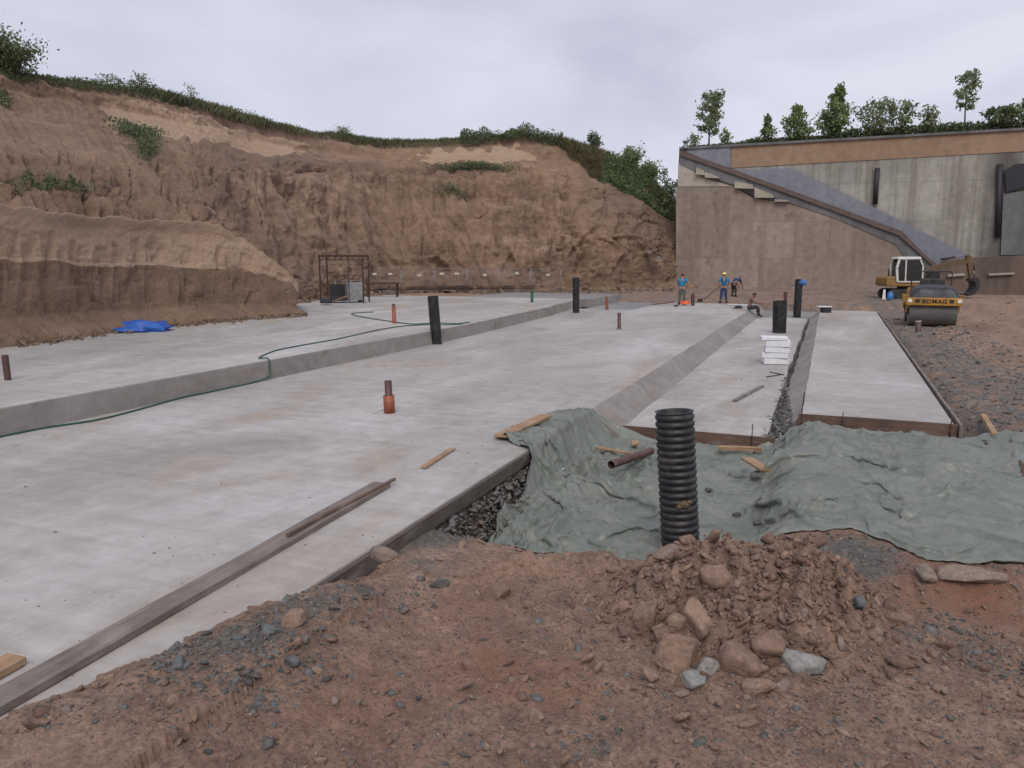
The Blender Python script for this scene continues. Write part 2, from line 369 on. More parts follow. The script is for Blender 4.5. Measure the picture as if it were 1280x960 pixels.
simple('grey_steel', (0.30, 0.31, 0.32), 0.5, 0.2, 4, 0.5, dirt=(0.22, 0.2, 0.18))
simple('rust_steel', (0.055, 0.035, 0.03), 0.75, 0.4, 10, 0.2, dirt=(0.10, 0.05, 0.035))
simple('rail_brown', (0.12, 0.085, 0.074), 0.8, 0.3, 3, dirt=(0.15, 0.1, 0.08))
simple('dull_ochre', (0.12, 0.078, 0.04), 0.65, 0.3, 3, dirt=(0.10, 0.075, 0.055))
simple('galv_steel', (0.22, 0.22, 0.225), 0.45, 0.15, 10, 0.4)
simple('dark_steel', (0.035, 0.032, 0.035), 0.6, 0.3, 6, 0.2)
simple('bin_grey', (0.25, 0.26, 0.265), 0.75, 0.25, 3, dirt=(0.18, 0.16, 0.14))
simple('lamp_white', (0.75, 0.72, 0.66), 0.3, 0.05)
simple('letter_black', (0.015, 0.013, 0.012), 0.5, 0.1)
simple('skin', (0.33, 0.19, 0.135), 0.6, 0.12, 12, bmp=0)
simple('tan_skin', (0.20, 0.105, 0.075), 0.6, 0.12, 12, bmp=0)
simple('shirt_blue', (0.03, 0.19, 0.34), 0.85, 0.25, 8)
simple('navy_cloth', (0.02, 0.045, 0.12), 0.85, 0.3, 8)
simple('grey_cloth', (0.075, 0.085, 0.075), 0.85, 0.35, 8, dirt=(0.2, 0.19, 0.17))
simple('dark_cloth', (0.025, 0.028, 0.035), 0.85, 0.3, 8)
simple('boot_black', (0.018, 0.016, 0.015), 0.6, 0.3, 8)
simple('hair_dark', (0.02, 0.014, 0.011), 0.7, 0.3, 30)
simple('helmet_yellow', (0.68, 0.60, 0.20), 0.4, 0.08)
simple('bright_orange', (0.75, 0.12, 0.02), 0.5, 0.15)
simple('bag_blue', (0.045, 0.17, 0.40), 0.4, 0.25, 12)
m, t, b = new_mat('dark_glass'); b.inputs['Base Color'].default_value = (0.03, 0.032, 0.03, 1); b.inputs['Roughness'].default_value = 0.12
b.inputs['Transmission Weight'].default_value = 0.25
simple('bark', (0.10, 0.075, 0.055), 0.9, 0.3, 10)

# ------------------------------------------------------------------ mesh helpers
class MB:
    def __init__(s): s.v = []; s.f = []
    def add(s, vs, fs):
        o = len(s.v); s.v += [tuple(float(c) for c in v) for v in vs]; s.f += [tuple(i + o for i in f) for f in fs]; return s
    def box(s, c, d, rot=None, taper=1.0, bev=0.0):
        x, y, z = (k / 2 for k in d)
        if bev > 0:
            bm = bmesh.new(); bmesh.ops.create_cube(bm, size=1.0)
            for v in bm.verts: v.co = Vector((v.co.x * d[0], v.co.y * d[1], v.co.z * d[2])) * 1.0
            if taper != 1.0:
                for v in bm.verts:
                    if v.co.z > 0: v.co.x *= taper; v.co.y *= taper
            bmesh.ops.bevel(bm, geom=bm.edges[:], offset=bev, segments=2, affect='EDGES', profile=0.6)
            bm.verts.index_update(); vs = [v.co.copy() for v in bm.verts]; fs = [[v.index for v in f.verts] for f in bm.faces]; bm.free()
        else:
            vs = [Vector((a * x * (taper if cc > 0 else 1), bb * y * (taper if cc > 0 else 1), cc * z)) for cc in (-1, 1) for bb in (-1, 1) for a in (-1, 1)]
            fs = [(0, 2, 3, 1), (4, 5, 7, 6), (0, 1, 5, 4), (2, 6, 7, 3), (0, 4, 6, 2), (1, 3, 7, 5)]
        M = Matrix.Identity(3) if rot is None else rot
        return s.add([M @ v + Vector(c) for v in vs], fs)
    def tube(s, pts, r, n=8, cap=True):
        pts = [Vector(p) for p in pts]; rs = r if isinstance(r, (list, tuple)) else [r] * len(pts)
        o = len(s.v); prev = None
        for i, p in enumerate(pts):
            d = (pts[min(i + 1, len(pts) - 1)] - pts[max(i - 1, 0)]).normalized()
            if prev is None:
                a = Vector((0, 0, 1)) if abs(d.z) < 0.9 else Vector((1, 0, 0))
                u = d.cross(a).normalized()
            else: u = (prev - d * prev.dot(d)).normalized()
            prev = u; w = d.cross(u)
            for k in range(n):
                q = p + (u * math.cos(2 * PI * k / n) + w * math.sin(2 * PI * k / n)) * rs[i]; s.v.append(tuple(q))
        for i in range(len(pts) - 1):
            for k in range(n):
                a = o + i * n + k; bq = o + i * n + (k + 1) % n
                s.f.append((a, bq, bq + n, a + n))
        if cap:
            s.f.append(tuple(o + k for k in reversed(range(n)))); s.f.append(tuple(o + (len(pts) - 1) * n + k for k in range(n)))
        return s
    def lathe(s, prof, n=24, M=None):            # prof: (r, z) list, open
        M = M or Matrix.Identity(4); o = len(s.v)
        for r, z in prof:
            for k in range(n): s.v.append(tuple(M @ Vector((r * math.cos(2 * PI * k / n), r * math.sin(2 * PI * k / n), z))))
        for i in range(len(prof) - 1):
            for k in range(n):
                a = o + i * n + k; bq = o + i * n + (k + 1) % n; s.f.append((a, bq, bq + n, a + n))
        return s
    def prism(s, poly, axis, a, b2):              # poly in the two other axes, extruded along axis from a to b2
        n = len(poly)
        def mk(p, q): return {'y': (p[0], q, p[1]), 'x': (q, p[0], p[1]), 'z': (p[0], p[1], q)}[axis]
        vs = [mk(p, a) for p in poly] + [mk(p, b2) for p in poly]
        fs = [tuple(range(n)), tuple(reversed(range(n, 2 * n)))] + [(i, i + n, (i + 1) % n + n, (i + 1) % n) for i in range(n)]
        return s.add(vs, fs)
    def build(s, name, m, parent=None, loc=None, rot=None, smooth=False, weld=True):
        me = bpy.data.meshes.new(name); me.from_pydata(s.v, [], s.f)
        if weld and len(s.f) < 60000:
            bm = bmesh.new(); bm.from_mesh(me); bmesh.ops.recalc_face_normals(bm, faces=bm.faces[:]); bm.to_mesh(me); bm.free()
        o = bpy.data.objects.new(name, me); COL.objects.link(o); me.materials.append(MATS[m])
        if smooth: me.shade_smooth()
        if parent is not None: o.parent = parent
        if loc is not None: o.location = loc
        if rot is not None: o.rotation_euler = rot
        return o
def tag(o, label, cat, group=None):
    o['label'] = label; o['category'] = cat
    if group: o['group'] = group
    return o
def struct(o, kind='structure'): o['kind'] = kind; return o
def thing(name, label, cat, loc, rz=0.0, group=None):
    o = bpy.data.objects.new(name, None); COL.objects.link(o); o.location = loc; o.rotation_euler = (0, 0, rz); o.empty_display_size = 0.2
    return tag(o, label, cat, group)
def npmesh(name, V, FQ, m, attrs=None, smooth=True):   # numpy mesh with all-quad or all-tri faces
    V = np.asarray(V, np.float32); FQ = np.asarray(FQ, np.int32); k = FQ.shape[1]
    me = bpy.data.meshes.new(name); me.vertices.add(len(V)); me.vertices.foreach_set('co', V.ravel())
    me.loops.add(FQ.size); me.loops.foreach_set('vertex_index', FQ.ravel())
    me.polygons.add(len(FQ)); me.polygons.foreach_set('loop_start', np.arange(0, FQ.size, k, dtype=np.int32))
    me.update(calc_edges=True); me.validate()
    for an, av in (attrs or {}).items():
        a = me.attributes.new(an, 'FLOAT', 'POINT'); a.data.foreach_set('value', np.asarray(av, np.float32).ravel())
    if smooth: me.shade_smooth()
    me.materials.append(MATS[m])
    o = bpy.data.objects.new(name, me); COL.objects.link(o); return o
def gridf(nr, nc):
    i = np.arange(nr - 1)[:, None] * nc + np.arange(nc - 1)[None, :]
    return np.stack([i, i + 1, i + 1 + nc, i + nc], -1).reshape(-1, 4)
def rotz(a): return Matrix.Rotation(a, 3, 'Z')
def ico(sub):
    bm = bmesh.new(); bmesh.ops.create_icosphere(bm, subdivisions=sub, radius=1); bm.verts.ensure_lookup_table()
    V = np.array([v.co[:] for v in bm.verts]); Fc = np.array([[v.index for v in f.verts] for f in bm.faces]); bm.free(); return V, Fc
ICO1, ICO2, ICO3, ICO4 = ico(1), ico(2), ico(3), ico(4)

# ------------------------------------------------------------------ the ground
SLAB_E = -3.55
MC = gp(910, 737, -0.08)[:2]          # centre of the soil heap
def ground_h(X, Y):
    X = np.asarray(X, float); Y = np.asarray(Y, float)
    z = -0.26 + 0 * X
    # soil pushed up against the edge of the near slab
    near = 1 - sst(4.3, 5.4, Y)
    z = z + near * 0.27 * (1 - sst(SLAB_E + 0.05, SLAB_E + 1.5, X))
    z = z + (1 - near) * (1 - sst(6.3, 7.0, Y)) * 0.10 * (1 - sst(SLAB_E, SLAB_E + 1.0, X))
    # excavated pit, deeper on the left
    pit = sst(6.5, 7.4, Y + 0.25 * fbm(X * 0.9, Y * 0.9, 0, 3, 11)) * (1 - sst(-0.75, -0.25, X + 0.12 * vnoise(Y * 1.3, 3.1, 0, 5)))
    z = z - 0.30 * pit * (1 - 0.0 * X)
    rp = sst(6.6, 7.6, Y) * sst(-0.6, 0.1, X) * (1 - sst(12.7, 13.3, Y))
    z = z + rp * 0.10
    z = z + 0.10 * np.exp(-((X + 0.1) ** 2 / 0.25 + (Y - 11.2) ** 2 / 2.5)) + 0.14 * np.exp(-((X - 1.3) ** 2 / 0.7 + (Y - 10.2) ** 2 / 0.5))
    z = z + 0.10 * np.exp(-((X + 2.2) ** 2 / 0.5 + (Y - 7.9) ** 2 / 0.15)) - 0.10 * np.exp(-((X + 3.1) ** 2 / 0.12 + (Y - 7.5) ** 2 / 0.25))
    # heap of soil
    dx = X - MC[0]; dy = Y - MC[1]
    u = dx * math.cos(YAW) + dy * math.sin(YAW); v = -dx * math.sin(YAW) + dy * math.cos(YAW)
    rr = np.sqrt((u / np.where(u > 0, 1.25, 0.95)) ** 2 + (v / 0.85) ** 2) + 0.16 * fbm(X * 1.7, Y * 1.7, 0, 3, 3)
    heap = np.clip(1 - rr, 0, 1) ** 0.85
    z = z + 0.51 * heap
    bank = np.exp(-((u + 1.3) ** 2 / 0.8 + (v - 0.75) ** 2 / 0.05)) * 0.12 + np.exp(-((u - 2.3) ** 2 / 1.5 + (v - 0.35) ** 2 / 0.06)) * 0.10
    z = z + bank
    # right of the slabs: gravel strip, rutted sand
    right = sst(2.1, 2.6, X) * sst(10, 13, Y)
    z = z + right * 0.17
    rut = sst(4.0, 5.0, X) * sst(16, 20, Y) * (1 - sst(50, 56, Y))
    z = z + rut * (0.12 * np.sin((X * 1.0 + 0.05 * Y) * 3.3 + 1.2 * vnoise(Y * 0.13, X * 0.3, 0, 8)) + 0.15 * fbm(X * 0.7, Y * 0.25, 0, 3, 19))
    z = z + sst(8, 14, X) * sst(20, 30, Y) * 0.7
    # under the slabs
    xb = np.interp(Y, [0.0, 2.0, 3.4, 4.5, 5.0], [-4.75, -4.25, -3.82, SLAB_E - 0.06, SLAB_E - 0.06])
    z = z + np.where((Y < 4.9) & (X < SLAB_E + 0.5), -0.075 + 0.125 * sst(-0.25, 0.25, X - xb), 0)
    us = sst(0, 0.02, xb - 0.3 * (Y < 4.7) - X) * (Y < 46)
    z = np.where(us > 0.5, -0.75, z)
    z = np.where((X > -3.45) & (X < -0.85) & (Y > 12.95) & (Y < 56), -0.75, z)
    z = np.where((X > -0.2) & (X < 2.05) & (Y > 13.6) & (Y < 43), -0.75, z)
    gap = (X >= -0.85) & (X <= -0.2) & (Y > 12.9) & (Y < 44)
    z = np.where(gap, -0.55, z)
    # far yard, foot of the cliffs
    far = (Y >= 46) | (X < -15)
    z = np.where(far, 0.05 + 0.3 * sst(46, 58, Y) * (1 - sst(-4, 6, X)) + 0.18 * sst(-4, 6, X), z)
    z = np.where((X < -13.4) & (Y < 46), 0.33 + 0 * X, z)
    D = np.hypot(X, Y)
    vis = np.where((us > 0.5), 0, 1)
    amp = np.where(D < 14, 1.0, 1.3)
    z = z + vis * amp * (0.035 * fbm(X * 1.1, Y * 1.1, 0, 4, 21) + 0.03 * fbm(X * 4.5, Y * 4.5, 0, 4, 31) + 0.018 * ridged(X * 9, Y * 9, 0, 3, 41) * (D < 20)
         + sst(0, 0.25, heap + bank) * (0.20 * np.abs(fbm(X * 2.6, Y * 2.6, 0, 3, 51)) + 0.17 * np.abs(vnoise(X * 6.5, Y * 6.5, 0, 53)) + 0.10 * np.abs(vnoise(X * 13 + 3, Y * 13, 0, 55)) + 0.03 * np.abs(vnoise(X * 27, Y * 27, 0, 57)) - 0.09))
    z = z + 0.95 * (1 - sst(0.4, 2.4, D))          # bank the photographer stands on
    return z
def ground_masks(X, Y):
    X = np.asarray(X, float); Y = np.asarray(Y, float)
    g = np.exp(-((X - (SLAB_E + 0.35 - 0.35 * (1 - sst(2.5, 4.6, Y)))) / 0.45) ** 2) * (1 - sst(6.2, 7.5, Y)) * 0.52 * sst(2.2, 3.0, Y)
    g = np.maximum(g, 0.95 * np.exp(-((X - (SLAB_E + 0.1)) / 0.5) ** 2) * sst(5.2, 6.5, Y) * (1 - sst(13, 14, Y)))
    g = np.maximum(g, 0.62 * (1 - sst(3.9, 4.6, X + 0.5 * vnoise(Y * 0.3, 1.0, 0, 3))) * sst(1.9, 2.3, X) * sst(10, 13, Y))
    g = np.maximum(g, 0.95 * ((X > -1.0) & (X < 0.1) & (Y > 12.7) & (Y < 45)))
    c = gp(1075, 708, -0.25); g = np.maximum(g, 1.0 * np.exp(-((X - c[0]) ** 2 / 0.35 + (Y - c[1]) ** 2 / 0.35)))
    c = gp(1180, 800, -0.25); g = np.maximum(g, 0.5 * np.exp(-((X - c[0]) ** 2 / 0.25 + (Y - c[1]) ** 2 / 0.4)))
    c = gp(740, 930, -0.25); g = np.maximum(g, 0.48 * np.exp(-((X - c[0]) ** 2 / 0.08 + (Y - c[1]) ** 2 / 0.08)))
    g = np.maximum(g, 0.52 * (X > -16) * (X < 7) * sst(44, 46, Y))
    o = 0 * X
    for px, py, s, a in ((640, 830, 0.5, 0.9), (700, 860, 0.35, 0.8), (560, 670, 0.45, 0.9), (1180, 745, 0.6, 0.9), (1240, 760, 0.5, 0.9), (960, 690, 0.5, 0.6), (420, 900, 0.5, 0.5), (560, 760, 0.6, 0.5)):
        c = gp(px, py, -0.25); o = np.maximum(o, a * np.exp(-((X - c[0]) ** 2 + (Y - c[1]) ** 2) / s ** 2))
    sd_ = sst(3.9, 4.8, X) * sst(14, 20, Y) * 0.9
    return g, o, sd_
def make_ground():
    ang = np.concatenate([np.linspace(-PI, R(-52), 90)[:-1], np.linspace(R(-52), R(52), 640), np.linspace(R(52), PI, 90)[1:]])
    rad = np.concatenate([[0.05, 0.5, 1.0, 1.6], np.geomspace(2.2, 90, 560), np.geomspace(95, 1500, 20)])
    A, Rr = np.meshgrid(ang, rad)
    X = -np.sin(A + YAW) * Rr; Y = np.cos(A + YAW) * Rr
    Z = ground_h(X, Y); Z = np.where(Rr > 80, 0.0, Z)
    g, o, s = ground_masks(X, Y)
    ob = npmesh('ground', np.stack([X, Y, Z], -1).reshape(-1, 3), gridf(len(rad), len(ang)), 'ground_soil', {'gravel': g, 'orange': o, 'sand': s}, smooth=False)
    struct(ob)
make_ground()

# ------------------------------------------------------------------ concrete slabs
def loft(name, ys, sec, m, m_side=None):     # sec(y) -> list of (x, z), first edge is the top
    secs = [sec(y) for y in ys]; n = len(secs[0]); mb = MB()
    V = [(x, y, z) for y, s_ in zip(ys, secs) for x, z in s_]
    Fs = []
    for i in range(len(ys) - 1):
        for k in range(n):
            a = i * n + k; b_ = i * n + (k + 1) % n; Fs.append((a, b_, b_ + n, a + n))
    Fs.append(tuple(range(n))); Fs.append(tuple((len(ys) - 1) * n + k for k in reversed(range(n))))
    mb.add(V, Fs); o = mb.build(name, m)
    if m_side:
        o.data.materials.append(MATS[m_side])
        for p in o.data.polygons:
            if p.normal.z < 0.93: p.material_index = 1
    return struct(o)
def wob(y, s, a=0.012): return a * float(fbm(y * 0.8, s * 3.7, 0, 3, 71)) + 0.006 * float(vnoise(y * 5.0, s, 0, 72))
step_x = lambda y: -10.88 - 0.75 * float(sst(20, 36, y))
loft('concrete_slab', np.linspace(-7, 12.25, 90), lambda y: [(step_x(y) - 0.5, 0.0), (SLAB_E - 0.01 + wob(y, 1), 0.0), (SLAB_E + wob(y, 1), -0.012), (SLAB_E - 0.005, -0.155), (step_x(y) - 0.5, -0.155)], 'slab_concrete', 'rough_concrete')
loft('concrete_slab', np.linspace(12.25, 38.5, 120), lambda y: [(step_x(y) - 0.5, 0.0), (SLAB_E - 0.015 + wob(y, 1, 0.03), 0.0), (SLAB_E + 0.01 + wob(y, 1, 0.03), -0.015), (-3.08 + wob(y, 2, 0.05), -0.37), (-3.08, -0.6), (step_x(y) - 0.5, -0.6)], 'slab_concrete', 'rough_concrete')
loft('concrete_slab', np.linspace(38.5, 46.2, 40), lambda y: [(-9.0, 0.0), (SLAB_E - 0.015 + wob(y, 1, 0.03), 0.0), (SLAB_E + 0.01 + wob(y, 1, 0.03), -0.015), (-3.08 + wob(y, 2, 0.05), -0.37), (-3.08, -0.6), (-9.0, -0.6)], 'slab_concrete', 'rough_concrete')
# upper slab on the left with its vertical step
cl = lambda y: float(np.interp(y, [-7, 12, 19, 24, 26, 46], [-17.8, -17.9, -19.6, -18.4, -24.5, -26.5]))
loft('upper_concrete_slab', np.linspace(-7, 33.5, 150), lambda y: [(cl(y) - 0.6, 0.40), (step_x(y) - 0.03 + wob(y, 5, 0.02), 0.40), (step_x(y) - 0.01 + wob(y, 5, 0.02), 0.385), (step_x(y) + 0.05 + wob(y, 6, 0.02), -0.05), (cl(y) - 0.6, -0.05)], 'slab_concrete', 'rough_concrete')
loft('upper_concrete_slab', np.linspace(33.5, 40.5, 30), lambda y: [(-24.5, 0.396), (-11.75 - 0.10 * (y - 33.5) + wob(y, 5, 0.02), 0.396), (-11.73 - 0.1 * (y - 33.5), 0.38), (-11.6 - 0.1 * (y - 33.5), -0.05), (-24.5, -0.05)], 'slab_concrete', 'rough_concrete')
loft('wet_concrete_slab', np.linspace(40.5, 47.5, 20), lambda y: [(-19.5, 0.39), (-11.9 - wob(y, 7, .1), 0.39), (-11.8, -0.05), (-19.5, -0.05)], 'wet_concrete', 'rough_concrete')
loft('wet_concrete_slab', np.linspace(38.53, 46.0, 20), lambda y: [(-11.75, -0.03), (-9.03, -0.03), (-9.03, -0.5), (-11.75, -0.5)], 'wet_concrete', 'rough_concrete')
# crushed-stone bed under the slab edge, bared by the pit
def bed(y):
    return [(SLAB_E - 0.6, -0.157), (SLAB_E - 0.03 + 0.05 * float(fbm(y * 3, 1, 0, 3, 81)), -0.157), (SLAB_E + 0.05 + 0.09 * float(fbm(y * 4, 3, 0, 3, 82)), -0.3),
            (SLAB_E + 0.10 + 0.10 * float(fbm(y * 4, 5, 0, 3, 83)), -0.45), (SLAB_E + 0.24 + 0.12 * float(fbm(y * 4, 7, 0, 3, 84)), -0.75), (SLAB_E - 0.6, -0.75)]
loft('stone_bed', np.linspace(3.6, 12.85, 150), bed, 'bed_stone')
# lower channel slab, its far wet part, the right hand strip
loft('lower_concrete_slab', np.linspace(12.9, 41.0, 120), lambda y: [(-3.35, -0.35), (-0.78 + wob(y, 8, 0.06), -0.35), (-0.76 + wob(y, 8, 0.06), -0.5), (-3.35, -0.5)], 'slab_concrete', 'rough_concrete')
loft('wet_concrete_slab', np.linspace(41.03, 56, 20), lambda y: [(-3.6, -0.33), (1.2 + wob(y, 9, .3), -0.33), (1.2, -0.6), (-3.6, -0.6)], 'wet_concrete', 'rough_concrete')
rx = lambda y: 1.98 + 0.4 * (y - 13.4) / 29
loft('right_concrete_strip', np.linspace(13.45, 42.6, 120), lambda y: [(-0.24 + wob(y, 10, 0.02), -0.04), (rx(y), -0.04), (rx(y), -0.4), (-0.66 + wob(y, 12, 0.05), -0.4), (-0.23 + wob(y, 10, 0.02), -0.06)], 'slab_concrete', 'rough_concrete')

# ------------------------------------------------------------------ earth cliffs
def cliff_grid(table, cols, rows_per):
    pxs = sorted(table); K = len(table[pxs[0]])
    cx = np.array([c for c in cols]); v = np.linspace(0, K - 1, rows_per)
    P = np.zeros((rows_per, len(cx), 3))
    PY = np.stack([np.interp(cx, pxs, [table[p][k][0] for p in pxs]) for k in range(K)])
    DD = np.stack([np.interp(cx, pxs, [table[p][k][1] for p in pxs]) for k in range(K)])
    k0 = np.minimum(v.astype(int), K - 2); f = (v - k0)[:, None]
    py = PY[k0] * (1 - f) + PY[k0 + 1] * f; dd = DD[k0] * (1 - f) + DD[k0 + 1] * f
    for j, px in enumerate(cx):
        d = FW[None] * F + RT[None] * (px - 640) - UP[None] * (py[:, j:j + 1] - 480)
        P[:, j] = EYE + d * (dd[:, j] / np.hypot(d[:, 0], d[:, 1]))[:, None]
    return P, v[:, None] + 0 * cx[None], cx[None] + 0 * v[:, None], py
def grid_normals(P):
    du = np.gradient(P, axis=1); dv = np.gradient(P, axis=0); n = np.cross(du, dv)
    n /= np.linalg.norm(n, axis=-1, keepdims=True) + 1e-9
    out = EYE - P; n *= np.sign((n * out).sum(-1, keepdims=True)); return n
MAIN = {
 -420: [(470,24),(285,26),(225,29),(165,33),(100,38),(40,43),(15,44)],
 0:    [(430,25.5),(265,27.5),(232,29.5),(200,32),(150,37),(108,41.5),(90,42.5)],
 120:  [(400,28),(270,30),(240,32),(210,34.5),(165,39),(128,45),(106,46.5)],
 250:  [(385,32),(285,34.5),(250,37),(205,41),(180,45),(150,50.5),(128,52.5)],
 330:  [(382,37),(330,38.5),(270,43),(205,47),(186,51),(165,56.5),(148,58.5)],
 410:  [(374,46),(330,47.5),(270,52),(212,56),(196,58),(182,63),(167,65)],
 480:  [(366,53),(325,54.5),(270,57),(217,60),(202,62),(187,66),(178,68)],
 560:  [(364,56),(318,56.6),(268,58),(224,60.5),(205,62.5),(187,66),(174,67.5)],
 650:  [(364,56.5),(312,57),(262,58.3),(226,60.5),(202,62.5),(182,65),(164,66.5)],
 700:  [(364,57),(308,57.6),(265,59),(233,61),(207,62.5),(190,64.5),(172,66.5)],
 760:  [(364,57.5),(308,58.3),(280,59),(252,60.5),(228,62),(211,63.5),(192,65)],
 810:  [(364,58.5),(325,59.5),(298,60),(272,61.5),(250,63),(236,64),(217,65.5)],
 842:  [(366,60),(345,62.2),(318,63),(292,64),(274,65),(264,66),(252,67)],
 900:  [(366,64),(345,65),(318,66),(295,67),(280,68),(270,69),(258,70)]}
def make_cliff():
    cols = np.concatenate([np.linspace(-420, -6, 90)[:-1], np.linspace(-6, 900, 620)])
    P, V, CX, PY = cliff_grid(MAIN, cols, 260)
    n = grid_normals(P)
    x, y, z = P[..., 0], P[..., 1], P[..., 2]
    s = CX / 40.0
    env = sst(0, 0.12, V) * (1 - 0.6 * sst(5.4, 6, V))
    disp = 1.1 * fbm(x * 0.13, y * 0.13, z * 0.16, 4, 100) + 0.34 * ridged(x * 0.35, y * 0.35, z * 0.42, 4, 110)
    # slumped blocks, excavator tooth marks: curved vertical grooves in the lower face
    lowf = sst(520, 580, CX) * (1 - sst(790, 830, CX)) * (1 - sst(1.7, 2.3, V))
    warp = CX + 20 * (V - 1) * sst(0.5, 2, V) * np.where(CX > 680, 1.6, -0.3) + 7 * vnoise(CX / 30., V * 2, 0, 9)
    sc = np.abs(np.sin(warp / 27.0 * PI / 1.0)) ** 0.6
    disp = disp - lowf * 0.42 * (1 - sc) * (0.4 + 0.6 * sst(-0.3, 0.3, vnoise(CX / 55.0, V, 0, 77)))
    gul = sst(250, 420, CX) * (1 - sst(560, 640, CX)) * sst(0.6, 1.4, V) * (1 - sst(3.0, 3.4, V))
    disp = disp + gul * 0.35 * ridged((CX + 30 * V) / 16.0, V * 0.9, 0, 3, 130)
    hum = sst(380, 430, CX) * (1 - sst(700, 820, CX)) * sst(2.3, 2.7, V) * (1 - sst(3.4, 3.9, V))
    disp = disp + hum * 0.9 * np.abs(fbm(x * 0.6, y * 0.6, z * 0.6, 4, 140))
    # left slope: fine run-off rills straight down the fall line
    rill = (1 - sst(140, 300, CX)) * sst(2.6, 3.4, V)
    disp = disp * (1 - 0.6 * rill) + rill * 0.16 * ridged((CX + 28 * V) / 13.0, V * 0.5, 0, 3, 150)
    fl = (1 - sst(280, 340, CX)) * sst(0.9, 1.3, V) * (1 - sst(2.6, 3.2, V))
    disp = disp + fl * 0.25 * ridged((CX + 22 * V) / 20.0, V * 1.2, 0, 4, 160)
    disp = disp * 0.62 + 0.12 * fbm(x * 1.2, y * 1.2, z * 1.6, 5, 170)
    rough = sst(-0.1, 0.25, fbm(x * 0.22, y * 0.22, z * 0.3, 3, 185))
    disp = disp + rough * (0.20 * np.abs(fbm(x * 1.6, y * 1.6, z * 1.6, 4, 180)) + 0.14 * np.abs(vnoise(x * 4.5, y * 4.5, z * 4.5, 182)))
    # digger bucket scrapes: sharp-sided shallow channels with tooth grooves
    rg = np.random.default_rng(77); nr_, nc_ = V.shape
    for q in range(330):
        c0 = rg.uniform(230, 835) if q < 250 else rg.uniform(-60, 230); v0 = rg.uniform(0.15, 3.6) if q < 250 else rg.uniform(0.9, 2.4)
        ln = rg.uniform(0.4, 1.3); w_ = rg.uniform(3.5, 9.0); sl_ = rg.normal(6, 12) + (14 if c0 < 500 else (-16 if c0 > 680 else 0)); cv = rg.normal(0, 6)
        r0, r1 = int(v0 / 6 * 259), min(nr_ - 1, int((v0 + ln) / 6 * 259)); j0, j1 = np.searchsorted(cols, c0 - 60), np.searchsorted(cols, c0 + 60)
        if r1 <= r0 + 2 or j1 <= j0 + 2: continue
        cx_ = CX[r0:r1, j0:j1]; tt = (V[r0:r1, j0:j1] - v0) / ln
        e_ = (cx_ - c0 + sl_ * tt + cv * tt * tt) / w_
        m_ = (np.abs(e_) < 1) * sst(0, 0.08, tt) * (1 - sst(0.7, 1.0, tt))
        disp[r0:r1, j0:j1] -= m_ * (rg.uniform(0.10, 0.32) * np.maximum(0, 1 - e_ ** 2) ** 0.35 * (1 - 0.5 * tt) + 0.035 * (np.sin(e_ * 9) > 0))
    cx2 = CX + 30 * fbm(CX / 40., V * 2, 0, 3, 208)
    disp = disp - 0.55 * sst(2.96, 3.04, V + 0.10 * fbm(CX / 22., 0.7, 0, 4, 209)) * sst(250, 330, cx2) - 0.30 * sst(4.32, 4.40, V + 0.22 * fbm(CX / 18., 0.2, 0, 4, 210)) * (1 - sst(5.0, 5.4, V))
    crk = np.clip(1 - np.abs(fbm(CX / 26. + 0.5 * V, V * 0.55, 0, 3, 211)) / 0.09, 0, 1) * (1 - sst(3.0, 3.4, V)); disp = disp - 0.20 * crk
    P = P + n * (disp * env)[..., None]
    # material zones
    jag = 0.32 * ridged(CX / 26.0, V * 0.7, 0, 3, 201) + 0.25 * fbm(CX / 60., V * 1.5, 0, 3, 200)
    wx = CX + 34 * fbm(CX / 20., V * 3, 0, 4, 205)
    pale = sst(110, 165, wx) * (1 - sst(360, 420, wx)) * sst(4.35, 4.45, V + jag * 0.9 + 0.15 * (CX < 200)) * (1 - sst(5.3, 5.5, V + 0.3 * jag))
    pale = np.maximum(pale, 0.8 * sst(490, 550, wx) * (1 - sst(620, 690, wx)) * sst(4.35, 4.7, V + jag) * (1 - sst(5.3, 5.7, V + jag)))
    pale = np.maximum(pale, 0.40 * sst(270, 300, CX) * (1 - sst(450, 560, CX)) * sst(1.9, 2.3, V + 0.4 * jag) * (1 - sst(2.85, 3.0, V)))
    pale = np.maximum(pale, 0.42 * sst(580, 640, wx) * (1 - sst(730, 790, wx)) * sst(0.5, 0.9, V) * (1 - sst(1.4, 1.8, V)))
    pale = np.maximum(pale, 0.40 * sst(560, 600, CX) * (1 - sst(700, 760, CX)) * sst(1.8, 2.1, V + jag) * (1 - sst(2.6, 3.0, V)))
    dark = 0.75 * sst(5.55, 5.8, V + 0.4 * jag)
    dark = np.maximum(dark, 0.6 * sst(200, 260, CX) * (1 - sst(460, 540, CX)) * sst(2.95, 3.1, V) * (1 - sst(4.2, 4.8, V + jag)))
    dark = np.maximum(dark, 0.5 * (1 - sst(300, 340, CX)) * sst(1.2, 1.8, V) * (1 - sst(2.6, 3.1, V + jag)))
    dark = np.maximum(dark, 0.45 * sst(690, 740, CX) * sst(1.8, 2.4, V + jag) * (1 - sst(4.5, 5.2, V)))
    green = 0.85 * sst(5.75, 5.95, V)
    for cx, vv, sx, sv, a in ((170, 4.1, 35, 0.35, 0.8), (185, 3.5, 22, 0.5, 0.75), (590, 3.9, 48, 0.22, 0.8), (770, 5.0, 45, 0.6, 0.8), (560, 2.55, 30, 0.15, 0.5), (5, 4.6, 14, .25, .6), (70, 1.5, 40, .2, .5)):
        green = np.maximum(green, a * np.exp(-(((CX - cx) / sx) ** 2 + ((V - vv) / sv) ** 2)))
